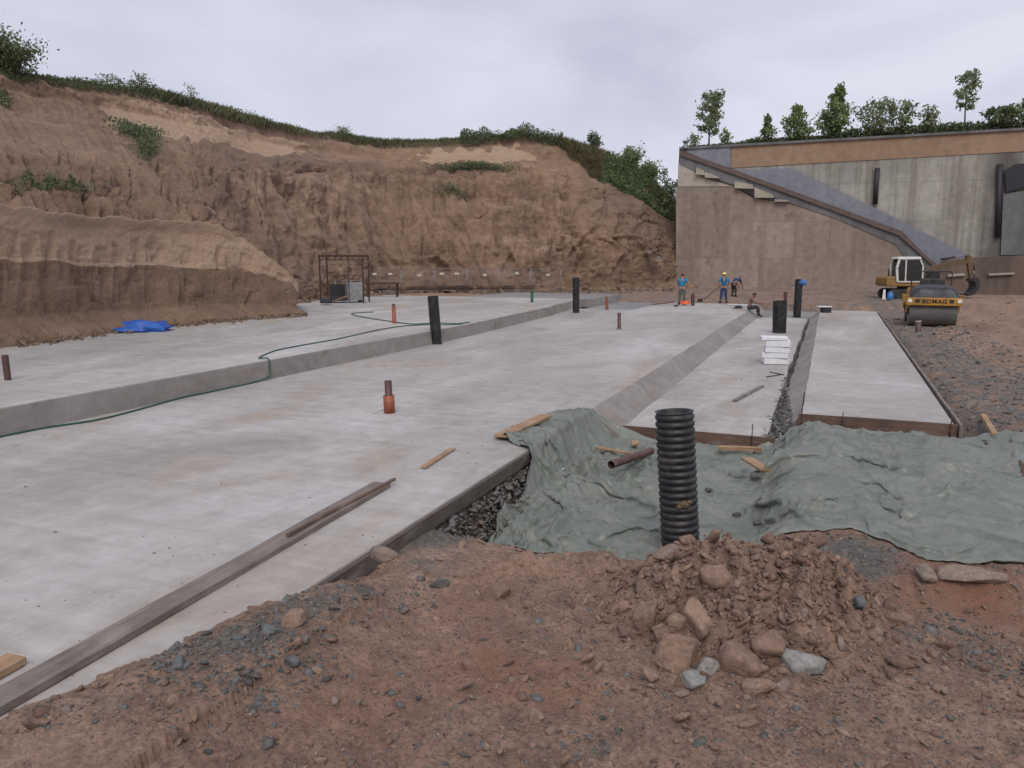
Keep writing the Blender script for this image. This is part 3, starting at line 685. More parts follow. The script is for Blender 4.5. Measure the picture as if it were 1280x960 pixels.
    # plateau behind the crest
    rows = [P]; top = P[-1]; dirn = top - EYE; dirn[:, 2] = 0; dirn /= np.linalg.norm(dirn, axis=1)[:, None]
    for d_, dz in ((0.8, 0.12), (3, 0.25), (8, 0.4), (20, 0.5), (45, 0.3), (60, -14)):
        q = top + dirn * d_; q[:, 2] += dz; rows.append(q[None])
    G = np.concatenate(rows, 0); ex = np.zeros((6, len(cols)))
    o = npmesh('earth_cliff', G.reshape(-1, 3), gridf(G.shape[0], G.shape[1]), 'cliff_soil',
        {'pale': np.concatenate([pale, ex]), 'dark': np.concatenate([dark, ex + 0.3]), 'green': np.concatenate([green, ex + 1])}, smooth=False)
    struct(o); return P, cols
CLIFF, CLIFF_COLS = make_cliff()
def bench():
    T = {}
    for px, yb, ym, yl in ((-420, 500, 305, 215), (-200, 465, 312, 235), (0, 432, 322, 256), (60, 424, 326, 262), (120, 416, 328, 268), (200, 407, 331, 274), (275, 401, 333, 279), (300, 399, 335, 296), (335, 397, 342, 322), (362, 395, 352, 342), (371, 394, 366, 352)):
        g = gp(px, yb, 0.38); D = math.hypot(g[0], g[1])
        T[px] = [(yb, D), (ym, D + 0.25), (yl, D + 0.6), (yl + 5, D + 2.2), (yl + 18, D + 5.5)]
    cols = np.concatenate([np.linspace(-420, -6, 60)[:-1], np.linspace(-6, 371, 380)])
    P, V, CX, PY = cliff_grid(T, cols, 220)
    # the end of the bench turns back into the hillside
    ends = []
    for k in range(1, 13):
        q = P[:, -1].copy(); d = q - EYE; d[:, 2] = 0; d /= np.linalg.norm(d, axis=1)[:, None]
        q += d * (k * 0.6) ** 1.15 - np.array([0.93, 0.38, 0])[None] * 0.10 * k; ends.append(q)
    P = np.concatenate([P, np.stack(ends, 1)], 1); V = np.concatenate([V, np.repeat(V[:, -1:], 12, 1)], 1); CX = np.concatenate([CX, np.repeat(CX[:, -1:], 12, 1) + np.arange(1, 13)[None] * 4], 1)
    n = grid_normals(P); x, y, z = P[..., 0], P[..., 1], P[..., 2]
    s = x * 0.35 + y * 0.94
    env = 1 - sst(1.7, 2.0, V)
    disp = 0.26 * fbm(x * 0.3, y * 0.3, z * 0.2, 3, 300) + 0.05 * fbm(x * 1.4, y * 1.4, z * 2, 4, 320)
    lay = sst(1.0, 1.06, V + 0.08 * fbm(CX / 22., 0, 0, 4, 350)) * (1 - sst(1.9, 2.0, V)); lay2 = sst(1.0, 1.06, V + 0.08 * fbm(CX / 22., 0, 0, 4, 350)) * (1 - sst(2.7, 3.3, V)); disp = disp - 0.09 * lay2 + 0.04 * np.abs(fbm(x * 2.5, y * 2.5, z * 4, 3, 322)) * lay
    rg = np.random.default_rng(78)
    for q in range(70):                                   # vertical bucket marks
        c0 = rg.uniform(-100, 372); w_ = rg.uniform(3, 9); v0 = rg.uniform(0.1, 1.2); ln = rg.uniform(0.3, 0.8)
        tt = (V - v0) / ln; e_ = (CX - c0 - rg.normal(0, 5) * tt) / w_; m_ = (np.abs(e_) < 1) & (tt > 0) & (tt < 1)
        disp = disp - np.where(m_, rg.uniform(0.03, 0.09) * (1 - np.minimum(1, e_ ** 2)) ** 0.3 * (1 - sst(0.6, 1, tt)), 0)
    foot = (1 - sst(0.02, 0.32, V)); disp = disp + foot * (0.35 + 1.1 * np.abs(fbm(x * 0.9, y * 0.9, 0, 4, 340))) + foot * 0.25 * np.abs(fbm(x * 4, y * 4, z * 4, 3, 341))
    P = P + n * (disp * env)[..., None]
    P[0, :, 2] -= 0.3
    P[..., 2] += (0.14 * fbm(CX / 18., 0.3, 0, 4, 360) - 0.10 * np.clip(fbm(CX / 7., 0.9, 0, 3, 362), 0, 1)) * sst(1.6, 2.0, V) * (1 - sst(2.6, 3.4, V))
    pale = sst(0.97, 1.03, V + 0.10 * fbm(CX / 25., 0, 0, 4, 350)) * (1 - sst(1.95, 2.3, V)) * 1.0
    dark = 0.35 * (1 - sst(0.9, 1.0, V)) + 0.3 * sst(2.1, 2.5, V); green = 0 * V
    o = npmesh('earth_bench', P.reshape(-1, 3), gridf(P.shape[0], P.shape[1]), 'cliff_soil', {'pale': pale, 'dark': dark, 'green': green}, smooth=False)
    struct(o); return P
BENCH = bench()

# ------------------------------------------------------------------ green tarpaulin, draped by a small cloth solver
def tarp_floor(X, Y):
    z = ground_h(X, Y)
    z = np.where((X < SLAB_E + 0.03) & (X > -11), np.maximum(z, 0.0), z)
    bedz = np.interp(X - SLAB_E, [0.0, 0.06, 0.14, 0.22, 0.38], [0.0, -0.12, -0.26, -0.42, -0.75]); z = np.where((X > SLAB_E) & (X < SLAB_E + 0.4) & (Y < 12.8), np.maximum(z, bedz), z)
    z = np.where((X > -0.35) & (X < 2.1) & (Y > 13.36), -0.02, z)
    return z
def make_tarp():
    gx = np.linspace(-5, 4, 361); gy = np.linspace(5.5, 14.5, 361)
    HX, HY = np.meshgrid(gx, gy); Hm = tarp_floor(HX, HY)
    for _ in range(2): Hm = np.maximum(Hm, 0.25 * (np.roll(Hm, 1, 0) + np.roll(Hm, -1, 0) + np.roll(Hm, 1, 1) + np.roll(Hm, -1, 1)))
    def hf(x, y):
        a = np.clip((x + 5) / 9 * 360, 0, 358.99); b_ = np.clip((y - 5.5) / 9 * 360, 0, 358.99)
        i = a.astype(int); j = b_.astype(int); fa = a - i; fb = b_ - j
        return (Hm[j, i] * (1 - fa) + Hm[j, i + 1] * fa) * (1 - fb) + (Hm[j + 1, i] * (1 - fa) + Hm[j + 1, i + 1] * fa) * fb
    def plan(nx, ny):
        u = np.linspace(0, 1, nx)[None, :]; v = np.linspace(0, 1, ny)[:, None]
        yc = 6.8 + v * 6.0
        xl = np.interp(yc, [6.8, 7.6, 8.6, 9.3, 9.9, 10.6, 11.6, 12.4, 12.8], [-3.1, -3.3, -3.36, -3.5, -4.2, -4.25, -4.15, -4.0, -3.7]) + 0.05 * vnoise(yc * 2.2, 4.0, 0, 402)
        X = xl + u * (3.3 - xl)
        yb = np.interp(X, [-3.1, -2.6, -2.0, -1.35, -0.1, 0.37, 0.7, 0.97, 1.35, 1.9, 3.3], [7.0, 6.75, 6.75, 7.3, 7.85, 8.0, 7.7, 7.35, 7.45, 7.6, 7.9]) + 0.05 * vnoise(X * 2.5, 0, 0, 401)
        yt = np.interp(X, [-4.1, -3.4, -2.9, -0.9, -0.5, 0.4, 1.8, 2.2, 3.3], [12.3, 12.35, 12.5, 12.68, 12.9, 13.28, 13.28, 13.0, 12.5])
        return X, yb + v * (yt - yb)
    P = None
    for nx, ny, steps, its, kb, exs in ((60, 50, 46, 10, 0.20, 0.55), (119, 99, 26, 9, 0.10, 0.8), (285, 237, 12, 8, 0.08, 1.0)):
        X, Y = plan(nx, ny)
        if P is None:
            Z = hf(X, Y) + 0.05 + 0.12 * np.abs(fbm(X * 0.9 + 0.5 * Y, Y * 0.9, 0, 3, 410)); P = np.stack([X, Y, Z], -1)
        else:
            a = np.linspace(0, P.shape[0] - 1, ny); i = np.minimum(a.astype(int), P.shape[0] - 2); f = (a - i)[:, None, None]
            P = P[i] * (1 - f) + P[i + 1] * f
            a = np.linspace(0, P.shape[1] - 1, nx); i = np.minimum(a.astype(int), P.shape[1] - 2); f = (a - i)[None, :, None]
            P = P[:, i] * (1 - f) + P[:, i + 1] * f
            P[..., 2] += 0.006 * vnoise(X * 9, Y * 9, 0, 411)
        Q = P.copy()
        heavy = 1.8 * np.exp(-(((X + 2.5) / 0.8) ** 2 + ((Y - 9.2) / 1.6) ** 2)) + np.exp(-(((X - 0.85 - 0.30 * (9.0 - Y)) / 0.16) ** 2)) * (Y < 10.8) + 0.8 * np.exp(-(((Y - 7.6) / 0.5) ** 2)) + 0.7 * np.exp(-(((X + 0.4) / 0.5) ** 2))
        vv_ = np.linspace(0, 1, ny)[:, None] + 0 * X; edge_ = 0.25 + 0.75 * sst(0.0, 0.07, vv_) * sst(0.0, 0.05, 1 - vv_)
        ex = (0.085 + 0.08 * fbm(X * 0.6, Y * 0.6, 0, 2, 430) + 0.10 * heavy).clip(0.01) * exs * edge_
        ey = (0.075 + 0.07 * fbm(X * 0.6, Y * 0.6, 0, 2, 440) + 0.06 * heavy).clip(0.01) * exs * edge_
        cons = []
        def con(a, b_, e, k): cons.append((a, b_, np.hypot(X[b_] - X[a], Y[b_] - Y[a]) * (1 + e[a]), k))
        for o in (0, 1):
            ca = len(range(o, nx - 1, 2)); ra = len(range(o, ny - 1, 2))
            c0, c1 = slice(o, o + 2 * ca, 2), slice(o + 1, o + 1 + 2 * ca, 2); r0, r1 = slice(o, o + 2 * ra, 2), slice(o + 1, o + 1 + 2 * ra, 2)
            al = slice(None)
            con((al, c0), (al, c1), ex, 1.0); con((r0, al), (r1, al), ey, 1.0)
            con((slice(0, ny - 1), c0), (slice(1, ny), c1), (ex + ey) / 2, 0.3); con((slice(1, ny), c0), (slice(0, ny - 1), c1), (ex + ey) / 2, 0.3)
        for o in range(4):
            ca = len(range(o, nx - 2, 4)); ra = len(range(o, ny - 2, 4)); al = slice(None)
            con((al, slice(o, o + 4 * ca, 4)), (al, slice(o + 2, o + 2 + 4 * ca, 4)), ex, kb); con((slice(o, o + 4 * ra, 4), al), (slice(o + 2, o + 2 + 4 * ra, 4), al), ey, kb)
        for step in range(steps):
            vel = (P - Q) * 0.85; vel[..., 2] -= 0.0014; Q = P.copy(); P = P + vel
            for it in range(its):
                for a, b_, d, k in cons:
                    w = P[b_] - P[a]; ln = np.sqrt((w * w).sum(-1)) + 1e-9
                    c = w * ((ln - d) / ln * 0.5 * k)[..., None]
                    P[a] += c; P[b_] -= c
                P[0, :, 0], P[-1, :, 0], P[:, 0, 0], P[:, -1, 0] = X[0], X[-1], X[:, 0], X[:, -1]
                P[0, :, 1], P[-1, :, 1], P[:, 0, 1], P[:, -1, 1] = Y[0], Y[-1], Y[:, 0], Y[:, -1]
            h = hf(P[..., 0], P[..., 1]) + 0.012
            hit = P[..., 2] < h
            P[..., 2] = np.where(hit, h, P[..., 2])
            for ax in (0, 1): P[..., ax] = np.where(hit, Q[..., ax] + 0.15 * (P[..., ax] - Q[..., ax]), P[..., ax])
    # long sharp pleats: fanned out from the stake, down the slab edge, along the front hem, and the diagonal crease at right
    rg = np.random.default_rng(21); folds = []
    for k in range(13):
        a_ = R(188 + 9.5 * k + rg.uniform(-3, 3)); r0_ = rg.uniform(0.1, 0.5); r1_ = rg.uniform(1.2, 3.6); folds.append((-0.25 + math.cos(a_) * r0_, 12.8 + math.sin(a_) * r0_, -0.25 + math.cos(a_) * r1_, 12.8 + math.sin(a_) * r1_, rg.uniform(0.03, 0.06), rg.uniform(0.06, 0.14)))
    for k in range(24):
        y_ = rg.uniform(8.6, 12.0); folds.append((-3.6 + rg.uniform(-0.3, 0.2), y_, -2.3 + rg.uniform(-0.5, 0.6), y_ - rg.uniform(0.1, 1.5), rg.uniform(0.03, 0.07), rg.uniform(0.05, 0.12)))
    for k in range(10):
        x_ = rg.uniform(-2.9, 1.8); y_ = np.interp(x_, [-3, -1, 0.4, 2], [7.1, 7.9, 8.4, 8.0]) + rg.uniform(0, 0.9); folds.append((x_, y_, x_ + rg.uniform(0.6, 1.8), y_ + rg.uniform(-0.25, 0.3), rg.uniform(0.02, 0.05), rg.uniform(0.05, 0.10)))
    for k in range(2):
        folds.append((0.42 + 0.14 * k, 10.9, 1.0 + 0.2 * k, 7.9, 0.04, 0.08))
    add = 0 * P[..., 2]
    for i, (xa, ya, xb_, yb_, hg, wd) in enumerate(folds):
        dx, dy = xb_ - xa, yb_ - ya; L2 = dx * dx + dy * dy; t_ = ((P[..., 0] - xa) * dx + (P[..., 1] - ya) * dy) / L2
        off = ((P[..., 0] - xa) * -dy + (P[..., 1] - ya) * dx) / math.sqrt(L2) + 0.05 * np.sin(t_ * 5 + i) + 0.06 * vnoise(t_ * 3, i * 1.7, 0, 460)
        off = off + rg.choice([-1, 1]) * 0.25 * wd * np.sign(off)
        add = np.maximum(add, 1.2 * hg * np.clip(1 - np.abs(off) / (wd * np.where(off > 0, 1.0, 0.45)), 0, 1) ** 1.1 * sst(0, 0.15, t_) * (1 - sst(0.7, 1.0, t_)))
    px_, py_ = P[..., 0], P[..., 1]; ang = np.arctan2(py_ - 13.2, px_ + 0.2); rad_ = np.hypot(py_ - 13.2, px_ + 0.2)
    def crease(u, v, w, sd):
        n_ = fbm(u, v, 0, 2, sd); return np.clip(1 - np.abs(n_) / w, 0, 1) ** 1.25
    wx_ = px_ + 0.35 * fbm(px_ * 0.8, py_ * 0.8, 0, 2, 470); wy_ = py_ + 0.35 * fbm(px_ * 0.8, py_ * 0.8, 0, 2, 471)
    cr_ = 0.045 * crease(ang * 3.2, rad_ * 0.35, 0.16, 472) * sst(0.4, 1.2, rad_) + 0.032 * crease(wx_ * 0.75, wy_ * 2.1, 0.15, 473) + 0.028 * crease(wx_ * 2.2, wy_ * 1.3, 0.17, 474) + 0.014 * crease(wx_ * 4.5, wy_ * 4.0, 0.2, 475)
    left_ = np.exp(-(((px_ + 2.7) / 0.8) ** 2)); cr_ = cr_ * (1 + 0.8 * left_) + left_ * 0.04 * crease(wx_ * 1.2 + wy_ * 1.5, wy_ * 0.5 - wx_, 0.2, 476)
    brd = np.minimum(np.linspace(0, 1, ny)[:, None], 1 - np.linspace(0, 1, ny)[:, None]) + 0 * px_
    P[..., 2] += (add + 1.25 * cr_ * (0.6 + 0.6 * sst(-0.3, 0.4, fbm(px_ * 0.7, py_ * 0.7, 0, 2, 477)))) * (0.3 + 0.7 * sst(0, 0.03, brd))
    P[..., 2] = np.maximum(P[..., 2], hf(P[..., 0], P[..., 1]) + 0.008)
    o = npmesh('tarpaulin', P.reshape(-1, 3), gridf(ny, nx), 'green_tarp')
    sm = o.modifiers.new('thickness', 'SOLIDIFY'); sm.thickness = 0.004; sm.offset = 0
    tag(o, 'large crumpled grey-green tarpaulin spread over the pit between the slabs', 'tarpaulin')
    return hf, P
HF, TP = make_tarp()
def tarp_z(x, y):
    d = (TP[..., 0] - x) ** 2 + (TP[..., 1] - y) ** 2
    return float(TP[..., 2].ravel()[np.argsort(d.ravel())[:12]].max())

# ------------------------------------------------------------------ timber
def plank(name, a, b_, w, h, m, label, cat='plank', z_rest=None, roll=0.0, group=None, ragged=True):
    a = Vector(a); b_ = Vector(b_); d = b_ - a; ln = d.length
    mb = MB(); n = max(2, int(ln / 0.25)); k = len(mb.v)
    V = []; sd_ = random.random() * 50
    for i in range(n + 1):
        x = ln * i / n; e = 0.004 * float(vnoise(x * 2.2, sd_, 0, 3)); warp = 0.006 * float(vnoise(x * 0.8, sd_ + 9, 0, 4))
        for (yy, zz) in ((-w / 2, 0), (w / 2, 0), (w / 2, h), (-w / 2, h)):
            xo = (random.uniform(-1, 1) * 0.006 if i in (0, n) and ragged else 0)
            V.append((x + xo, yy + e + (random.uniform(-1, 1) * 0.0015), zz + warp + (random.uniform(-1, 1) * 0.001)))
    Fs = [tuple(range(4)), tuple(n * 4 + q for q in (3, 2, 1, 0))]
    for i in range(n):
        for q in range(4): Fs.append((i * 4 + q, i * 4 + (q + 1) % 4, (i + 1) * 4 + (q + 1) % 4, (i + 1) * 4 + q))
    mb.add(V, Fs); o = mb.build(name, m)
    bv = o.modifiers.new('worn_edges', 'BEVEL'); bv.width = 0.003; bv.segments = 2; bv.limit_method = 'ANGLE'
    X = d.normalized(); Yv = Vector((0, 0, 1)).cross(X).normalized(); Z = X.cross(Yv)
    o.matrix_world = Matrix.Translation(a) @ Matrix((X, Yv, Z)).transposed().to_4x4() @ Matrix.Rotation(roll, 4, 'X')
    return tag(o, label, cat, group)
A = gp(-40, 905, 0.002); Bp = gp(478, 608, 0.002)
plank('timber_plank', A, Bp, 0.21, 0.05, 'grey_wood', 'long weathered grey plank lying along the near edge of the slab')
plank('timber_strip', gp(359, 671, 0.055), gp(493, 600, 0.055), 0.035, 0.03, 'brown_wood', 'thin dark brown batten lying on the far end of the long plank', 'batten')
plank('timber_plank', gp(-70, 880, 0.0), gp(22, 828, 0.004), 0.16, 0.05, 'fresh_wood', 'brown plank end poking into the bottom left corner')
plank('timber_plank', gp(529, 586, 0.003), gp(566, 562, 0.003), 0.075, 0.025, 'fresh_wood', 'short pale board lying alone on the slab near the tarpaulin')
p1 = gp(626, 547, 0.05); p2 = gp(683, 521, 0.05)
plank('timber_plank', p1, p2, 0.2, 0.04, 'fresh_wood', 'brown board weighing the tarpaulin down at the slab edge')
plank('timber_plank', gp(918, 502, -0.345), gp(953, 483, -0.345), 0.09, 0.03, 'grey_wood', 'thin grey board lying on the lower slab before the white blocks')
def onto(px, py, z0=-0.45):
    g = gp(px, py, z0)
    for _ in range(4):
        z = tarp_z(g[0], g[1]); g = gp(px, py, z + 0.005)
    return g
a, c = onto(898, 563), onto(952, 564)
zz = max(a[2], c[2]); a[2] = c[2] = zz; plank('timber_offcut', a, c, 0.10, 0.06, 'fresh_wood', 'squared orange-brown timber offcut on the tarpaulin right of the black pipe', 'timber')
a, c = onto(932, 592), onto(957, 589); a[2] = c[2] = max(a[2], c[2])
plank('timber_offcut', a, c, 0.16, 0.035, 'fresh_wood', 'small flat wooden offcut on the tarpaulin below the squared timber', 'timber')
a, c = onto(745, 563), onto(792, 569); a[2] = c[2] = max(a[2], c[2])
plank('timber_offcut', a, c, 0.06, 0.03, 'fresh_wood', 'thin lath crossing under the brown pipe on the tarpaulin', 'timber')
a, c = onto(793, 567), onto(794, 555); a[2] = c[2] = max(a[2], c[2]) + 0.03
plank('timber_offcut', a, c, 0.10, 0.03, 'fresh_wood', 'short upright-lying wood block beside the brown pipe on the tarpaulin', 'timber')
# form boards
plank('form_board', (-3.42, 12.80, -0.60), (-0.62, 12.80, -0.60), 0.04, 0.27, 'brown_wood', 'brown timber form board along the front of the lower slab', 'form board')
plank('form_board', (-0.30, 13.40, -0.30), (2.02, 13.40, -0.30), 0.04, 0.285, 'brown_wood', 'brown timber form board across the front of the right hand strip', 'form board')
plank('form_board', (2.06, 13.30, -0.25), (2.44, 41.5, -0.25), 0.05, 0.235, 'grey_wood', 'long timber form board along the right side of the right hand strip', 'form board')
plank('form_board', (SLAB_E + 0.022, 4.2, -0.17), (SLAB_E + 0.022, 9.6, -0.17), 0.028, 0.155, 'dark_wood', 'dark wet form board against the near slab edge', 'form board')
a = gp(1247, 545, -0.05); c = gp(1292, 598, -0.02)
plank('form_board', a - np.array([0, 0, .12]), c - np.array([0, 0, .12]), 0.22, 0.05, 'brown_wood', 'wide brown board leaning over the tarpaulin at the right edge', 'form board', roll=0.9)
plank('timber_offcut', gp(1228, 521, -0.02), gp(1243, 546, -0.02), 0.08, 0.06, 'fresh_wood', 'small pale wooden peg at the corner of the right hand strip', 'timber')
for (px, py, z0, z1, lab) in ((939, 548, -0.6, -0.12, 'thin steel stake holding the lower slab board'), (1052, 526, -0.45, 0.06, 'thin steel stake at the left half of the strip board'),
        (1187, 537, -0.4, 0.1, 'thin steel stake at the right end of the strip board'), (751, 531, -0.6, -0.2, 'thin steel stake at the left end of the lower slab board')):
    g = gp(px, py, -0.25); yy = 12.77 if px < 1000 else 13.37
    x = g[0] * yy / g[1]
    o = MB().tube([(x, yy - 0.02, z0), (x + 0.01, yy - 0.015, (z0 + z1) / 2), (x + 0.015, yy - 0.02, z1)], 0.009, 6).build('steel_stake', 'rust_steel', smooth=True); tag(o, lab, 'stake')
o = MB().tube([(-0.25, 12.9, -0.4), (-0.24, 12.9, 0.1), (-0.22, 12.9, 0.42)], 0.010, 6).build('steel_stake', 'rust_steel', smooth=True); tag(o, 'tall thin steel stake poking through the tarpaulin at the strip corner', 'stake')

# ------------------------------------------------------------------ pipes
def corrugated(name, base, top, r, pitch, label, cat='pipe', hollow=True, parts=True):
    base = Vector(base); d = Vector(top) - base; ln = d.length
    prof = []; n = int(ln / pitch); st = 8
    for i in range(n):
        for k in range(st):
            f = k / st; rr = r * (1 - 0.075 * (1 if 0.58 < f < 0.95 else (0.5 if (f >= 0.5 and f <= .58) or f >= .95 else 0)) - 0.012 * math.cos(2 * PI * f))
            prof.append((rr, (i + f) * ln / n))
    prof.append((r, ln)); prof.append((r * 0.86, ln)); prof.append((r * 0.86, ln - 0.5 if ln > 0.8 else ln * 0.5)); prof.append((0.001, ln - 0.5 if ln > 0.8 else ln * 0.5))
    M = Matrix.Translation(base) @ d.to_track_quat('Z', 'Y').to_matrix().to_4x4()
    o = MB().lathe(prof, 40).build(name, 'black_plastic', smooth=True); o.matrix_world = M
    for p in o.data.polygons: pass
    return tag(o, label, cat)
pb = gp(851, 690, -0.5); pt = at(843, 514, math.hypot(pb[0], pb[1]) + 0.03)
big_pipe = corrugated('corrugated_pipe', pb - (pt - pb) * 0.12, pt, 0.197, 0.072, 'big black corrugated pipe standing behind the soil heap')
def plain_pipe(name, base, top, r, m, label, parts=(), cat='pipe', ribs=False):
    base = Vector(base); d = Vector(top) - base; ln = d.length
    M = Matrix.Translation(base) @ d.to_track_quat('Z', 'Y').to_matrix().to_4x4()
    prof = [(r, -0.1), (r, ln), (r * 0.88, ln), (r * 0.88, ln - 0.15), (0.001, ln - 0.15)]
    if ribs:
        prof = []; n = max(3, int((ln + 0.1) / 0.06))
        for i in range(n):
            z = -0.1 + (ln + 0.1) * i / n; hgt = (ln + 0.1) / n
            prof += [(r, z), (r, z + hgt * 0.5), (r * 0.94, z + hgt * 0.6), (r * 0.94, z + hgt * 0.9)]
        prof += [(r, ln), (r * 0.88, ln), (r * 0.88, ln - 0.2), (0.001, ln - 0.2)]
    if not parts:
        o = MB().lathe(prof, 24).build(name, m, smooth=True); o.matrix_world = M
        o.data.set_sharp_from_angle(angle=R(40)) if hasattr(o.data, 'set_sharp_from_angle') else None
        return tag(o, label, cat)
    root = thing(name, label, cat, base); root.rotation_mode = 'QUATERNION'; root.rotation_quaternion = d.to_track_quat('Z', 'Y')
    q = MB().lathe(prof, 24).build('pipe_body', m, root, smooth=True)
    for (pn, pm, z0, z1, pr) in parts:
        MB().lathe([(r * 0.9, z0), (pr, z0), (pr, z1), (pr * 0.86, z1), (pr * 0.86, max(z0, z1 - 0.08)), (0.001, max(z0, z1 - 0.08))], 24).build(pn, pm, root, smooth=True)
    return root
def stub(px0, py0, px1, py1, z, r, m, label, parts=(), ribs=False):
    g = gp(px0, py0, z); tpt = at(px1, py1, math.hypot(g[0], g[1]))
    ln = np.linalg.norm(tpt - g)
    ps = tuple((pn, pm, a_ * ln, b_ * ln, pr) for pn, pm, a_, b_, pr in parts)
    return plain_pipe('pipe_stub' if not ribs else 'corrugated_pipe', g, tpt, r, m, label, ps, ribs=ribs)
stub(10, 475, 6, 444, 0.4, 0.055, 'brown_plastic', 'dark brown pipe stub at the left edge of the upper slab')
stub(487, 516, 485, 476, 0.0, 0.060, 'brown_plastic', 'brown pipe stub in an orange socket standing on the middle slab', (('socket', 'orange_plastic', -0.01, 0.55, 0.092),))
stub(493, 404, 492, 383, 0.4, 0.068, 'orange_plastic', 'orange pipe stub with a brown neck on the upper slab beside the hose', (('neck', 'brown_plastic', 0.7, 1.15, 0.055),))
stub(546, 430, 541, 370, 0.0, 0.165, 'black_plastic', 'tilted black pipe at the foot of the step', ribs=True)
stub(720, 391, 720, 347, 0.0, 0.165, 'black_plastic', 'upright black pipe at the far end of the step', ribs=True)
stub(759, 388, 758, 371, -0.03, 0.075, 'orange_plastic', 'orange pipe stub rising from the wet concrete right of the black pipe')
stub(774, 412, 774, 391, 0.0, 0.065, 'brown_plastic', 'short brown pipe stub standing alone on the far middle slab', (('base_collar', 'grey_steel', -0.02, 0.06, 0.1),))
stub(665, 378, 665, 363, 0.4, 0.075, 'green_plastic', 'green pipe stub on the far upper slab')
stub(974, 416, 975, 376, -0.35, 0.27, 'black_plastic', 'wide black pipe behind the stack of white blocks', ribs=True)
stub(981, 398, 982, 365, -0.33, 0.085, 'brown_plastic', 'slender red-brown pipe behind the wide black pipe')
stub(996, 397, 999, 349, -0.35, 0.19, 'black_plastic', 'tall leaning black pipe capped with a blue bag', ribs=True)
stub(1148, 416, 1148, 401, -0.12, 0.10, 'brown_plastic', 'brown pipe stub with pale rim in front of the road roller', (('rim', 'white_paint', 0.93, 1.0, 0.105),))
stub(866, 382, 866, 367, 0.0, 0.10, 'brown_plastic', 'short dark brown pipe beside the orange bundle')
# mud splash on the big pipe, its children share its frame
V, Fc = ICO3
def blob(name, m, c, sx, sy, sz, label, cat, amp=0.25, freq=2.0, seed=1, flat=False, parent=None, sub=ICO3, rz=0.0):
    V, Fc = sub; n = 1 + amp * fbm(V[:, 0] * freq + seed * 3.1, V[:, 1] * freq, V[:, 2] * freq, 4, seed) + 0.35 * amp * ridged(V[:, 0] * freq * 2, V[:, 1] * freq * 2, V[:, 2] * freq * 2, 3, seed + 5)
    Q = V * n[:, None] * np.array([sx, sy, sz])
    if flat: Q[:, 2] = np.where(Q[:, 2] < 0, Q[:, 2] * 0.15, Q[:, 2])
    o = npmesh(name, Q, Fc, m); o.location = c; o.rotation_euler = (0, 0, rz)
    if parent is not None: o.parent = parent
    elif label: tag(o, label, cat)
    return o
bpy.context.view_layer.update()
for (px_, py_, w_) in ((855, 631, 0.05), (849, 634, 0.03), (862, 628, 0.025)):
    c_ = at(px_, py_, math.hypot(pb[0], pb[1]) - 0.185)
    ms_ = blob('mud_splash', 'dull_ochre', c_, w_, 0.02, w_ * 0.8, None, None, 0.5, 2.5, int(px_), parent=big_pipe, sub=ICO2); ms_.matrix_parent_inverse = big_pipe.matrix_world.inverted()
g = gp(996, 397, -0.35); tp = at(1000, 352, math.hypot(g[0], g[1]) - 0.05)
blob('plastic_bag', 'bag_blue', tp + np.array([0.12, -0.05, -0.05]), 0.2, 0.16, 0.13, 'blue plastic bag pulled over the tall leaning pipe', 'bag', 0.55, 2.5, 4)
# brown pipe lying on the tarpaulin
a, c = onto(762, 590), onto(814, 568); zz = max(a[2], c[2]) + 0.055; a[2] = c[2] = zz
plain_pipe('drain_pipe', a + (c - a) * 0.12, c, 0.058, 'brown_plastic', 'maroon drain pipe lying on the tarpaulin left of the black pipe')
# pipe ends sticking out of the cliff
for px, py, dd, lab in ((823, 322, 58.3, 'round concrete pipe end sticking out of the cliff beside the wall'), (812, 313, 58.2, 'smaller concrete pipe end in the cliff, upper left of the other')):
    c = Vector(at(px, py, dd)); d = (Vector(EYE) - c); d.z = 0.1; d = d.normalized(); r_ = 0.33 if px == 823 else 0.25
    plain_pipe('concrete_pipe', c - d * 1.2, c + d * 0.25, r_, 'brown_wall', lab)

# ------------------------------------------------------------------ green hose
def smooth_path(pts, n=10):
    P = [Vector(p) for p in pts]; out = []
    for i in range(len(P) - 1):
        p0 = P[max(i - 1, 0)]; p1 = P[i]; p2 = P[i + 1]; p3 = P[min(i + 2, len(P) - 1)]
        for k in range(n):
            t_ = k / n; out.append(0.5 * ((2 * p1) + (p2 - p0) * t_ + (2 * p0 - 5 * p1 + 4 * p2 - p3) * t_ ** 2 + (3 * p1 - p0 - 3 * p2 + p3) * t_ ** 3))
    out.append(P[-1]); return out
H0 = [gp(x, y, 0.016) for x, y in ((-60, 555), (0, 544), (60, 534), (120, 525), (165, 514), (205, 497), (245, 491), (283, 484), (308, 479))]
H1 = [gp(322, 471, 0.05) + np.array([0.04, 0, 0])]
g_ = gp(318, 455, 0.43); H1 += [g_ + np.array([0.1, -.02, -0.05])]
H2 = [gp(x, y, 0.416) for x, y in ((324, 447), (345, 438), (380, 431), (420, 424), (470, 413), (500, 408), (530, 406), (560, 406), (578, 405))]
H0 = [np.array([max(p[0], step_x(p[1]) + 0.10), p[1], p[2]]) for p in H0]
sx_ = step_x(H1[0][1]); H1 = [np.array([sx_ + 0.09, H1[0][1], 0.06]), np.array([sx_ + 0.05, H1[0][1] + 0.1, 0.25]), np.array([sx_ - 0.02, H1[0][1] + 0.15, 0.43])]
H2 = [np.array([min(p[0], step_x(p[1]) - 0.06), p[1], p[2]]) for p in H2]
tag(MB().tube(smooth_path(H0 + H1 + H2, 8), 0.016, 8).build('garden_hose', 'hose_green', smooth=True), 'long green hose snaking over both slabs and down the step', 'hose')
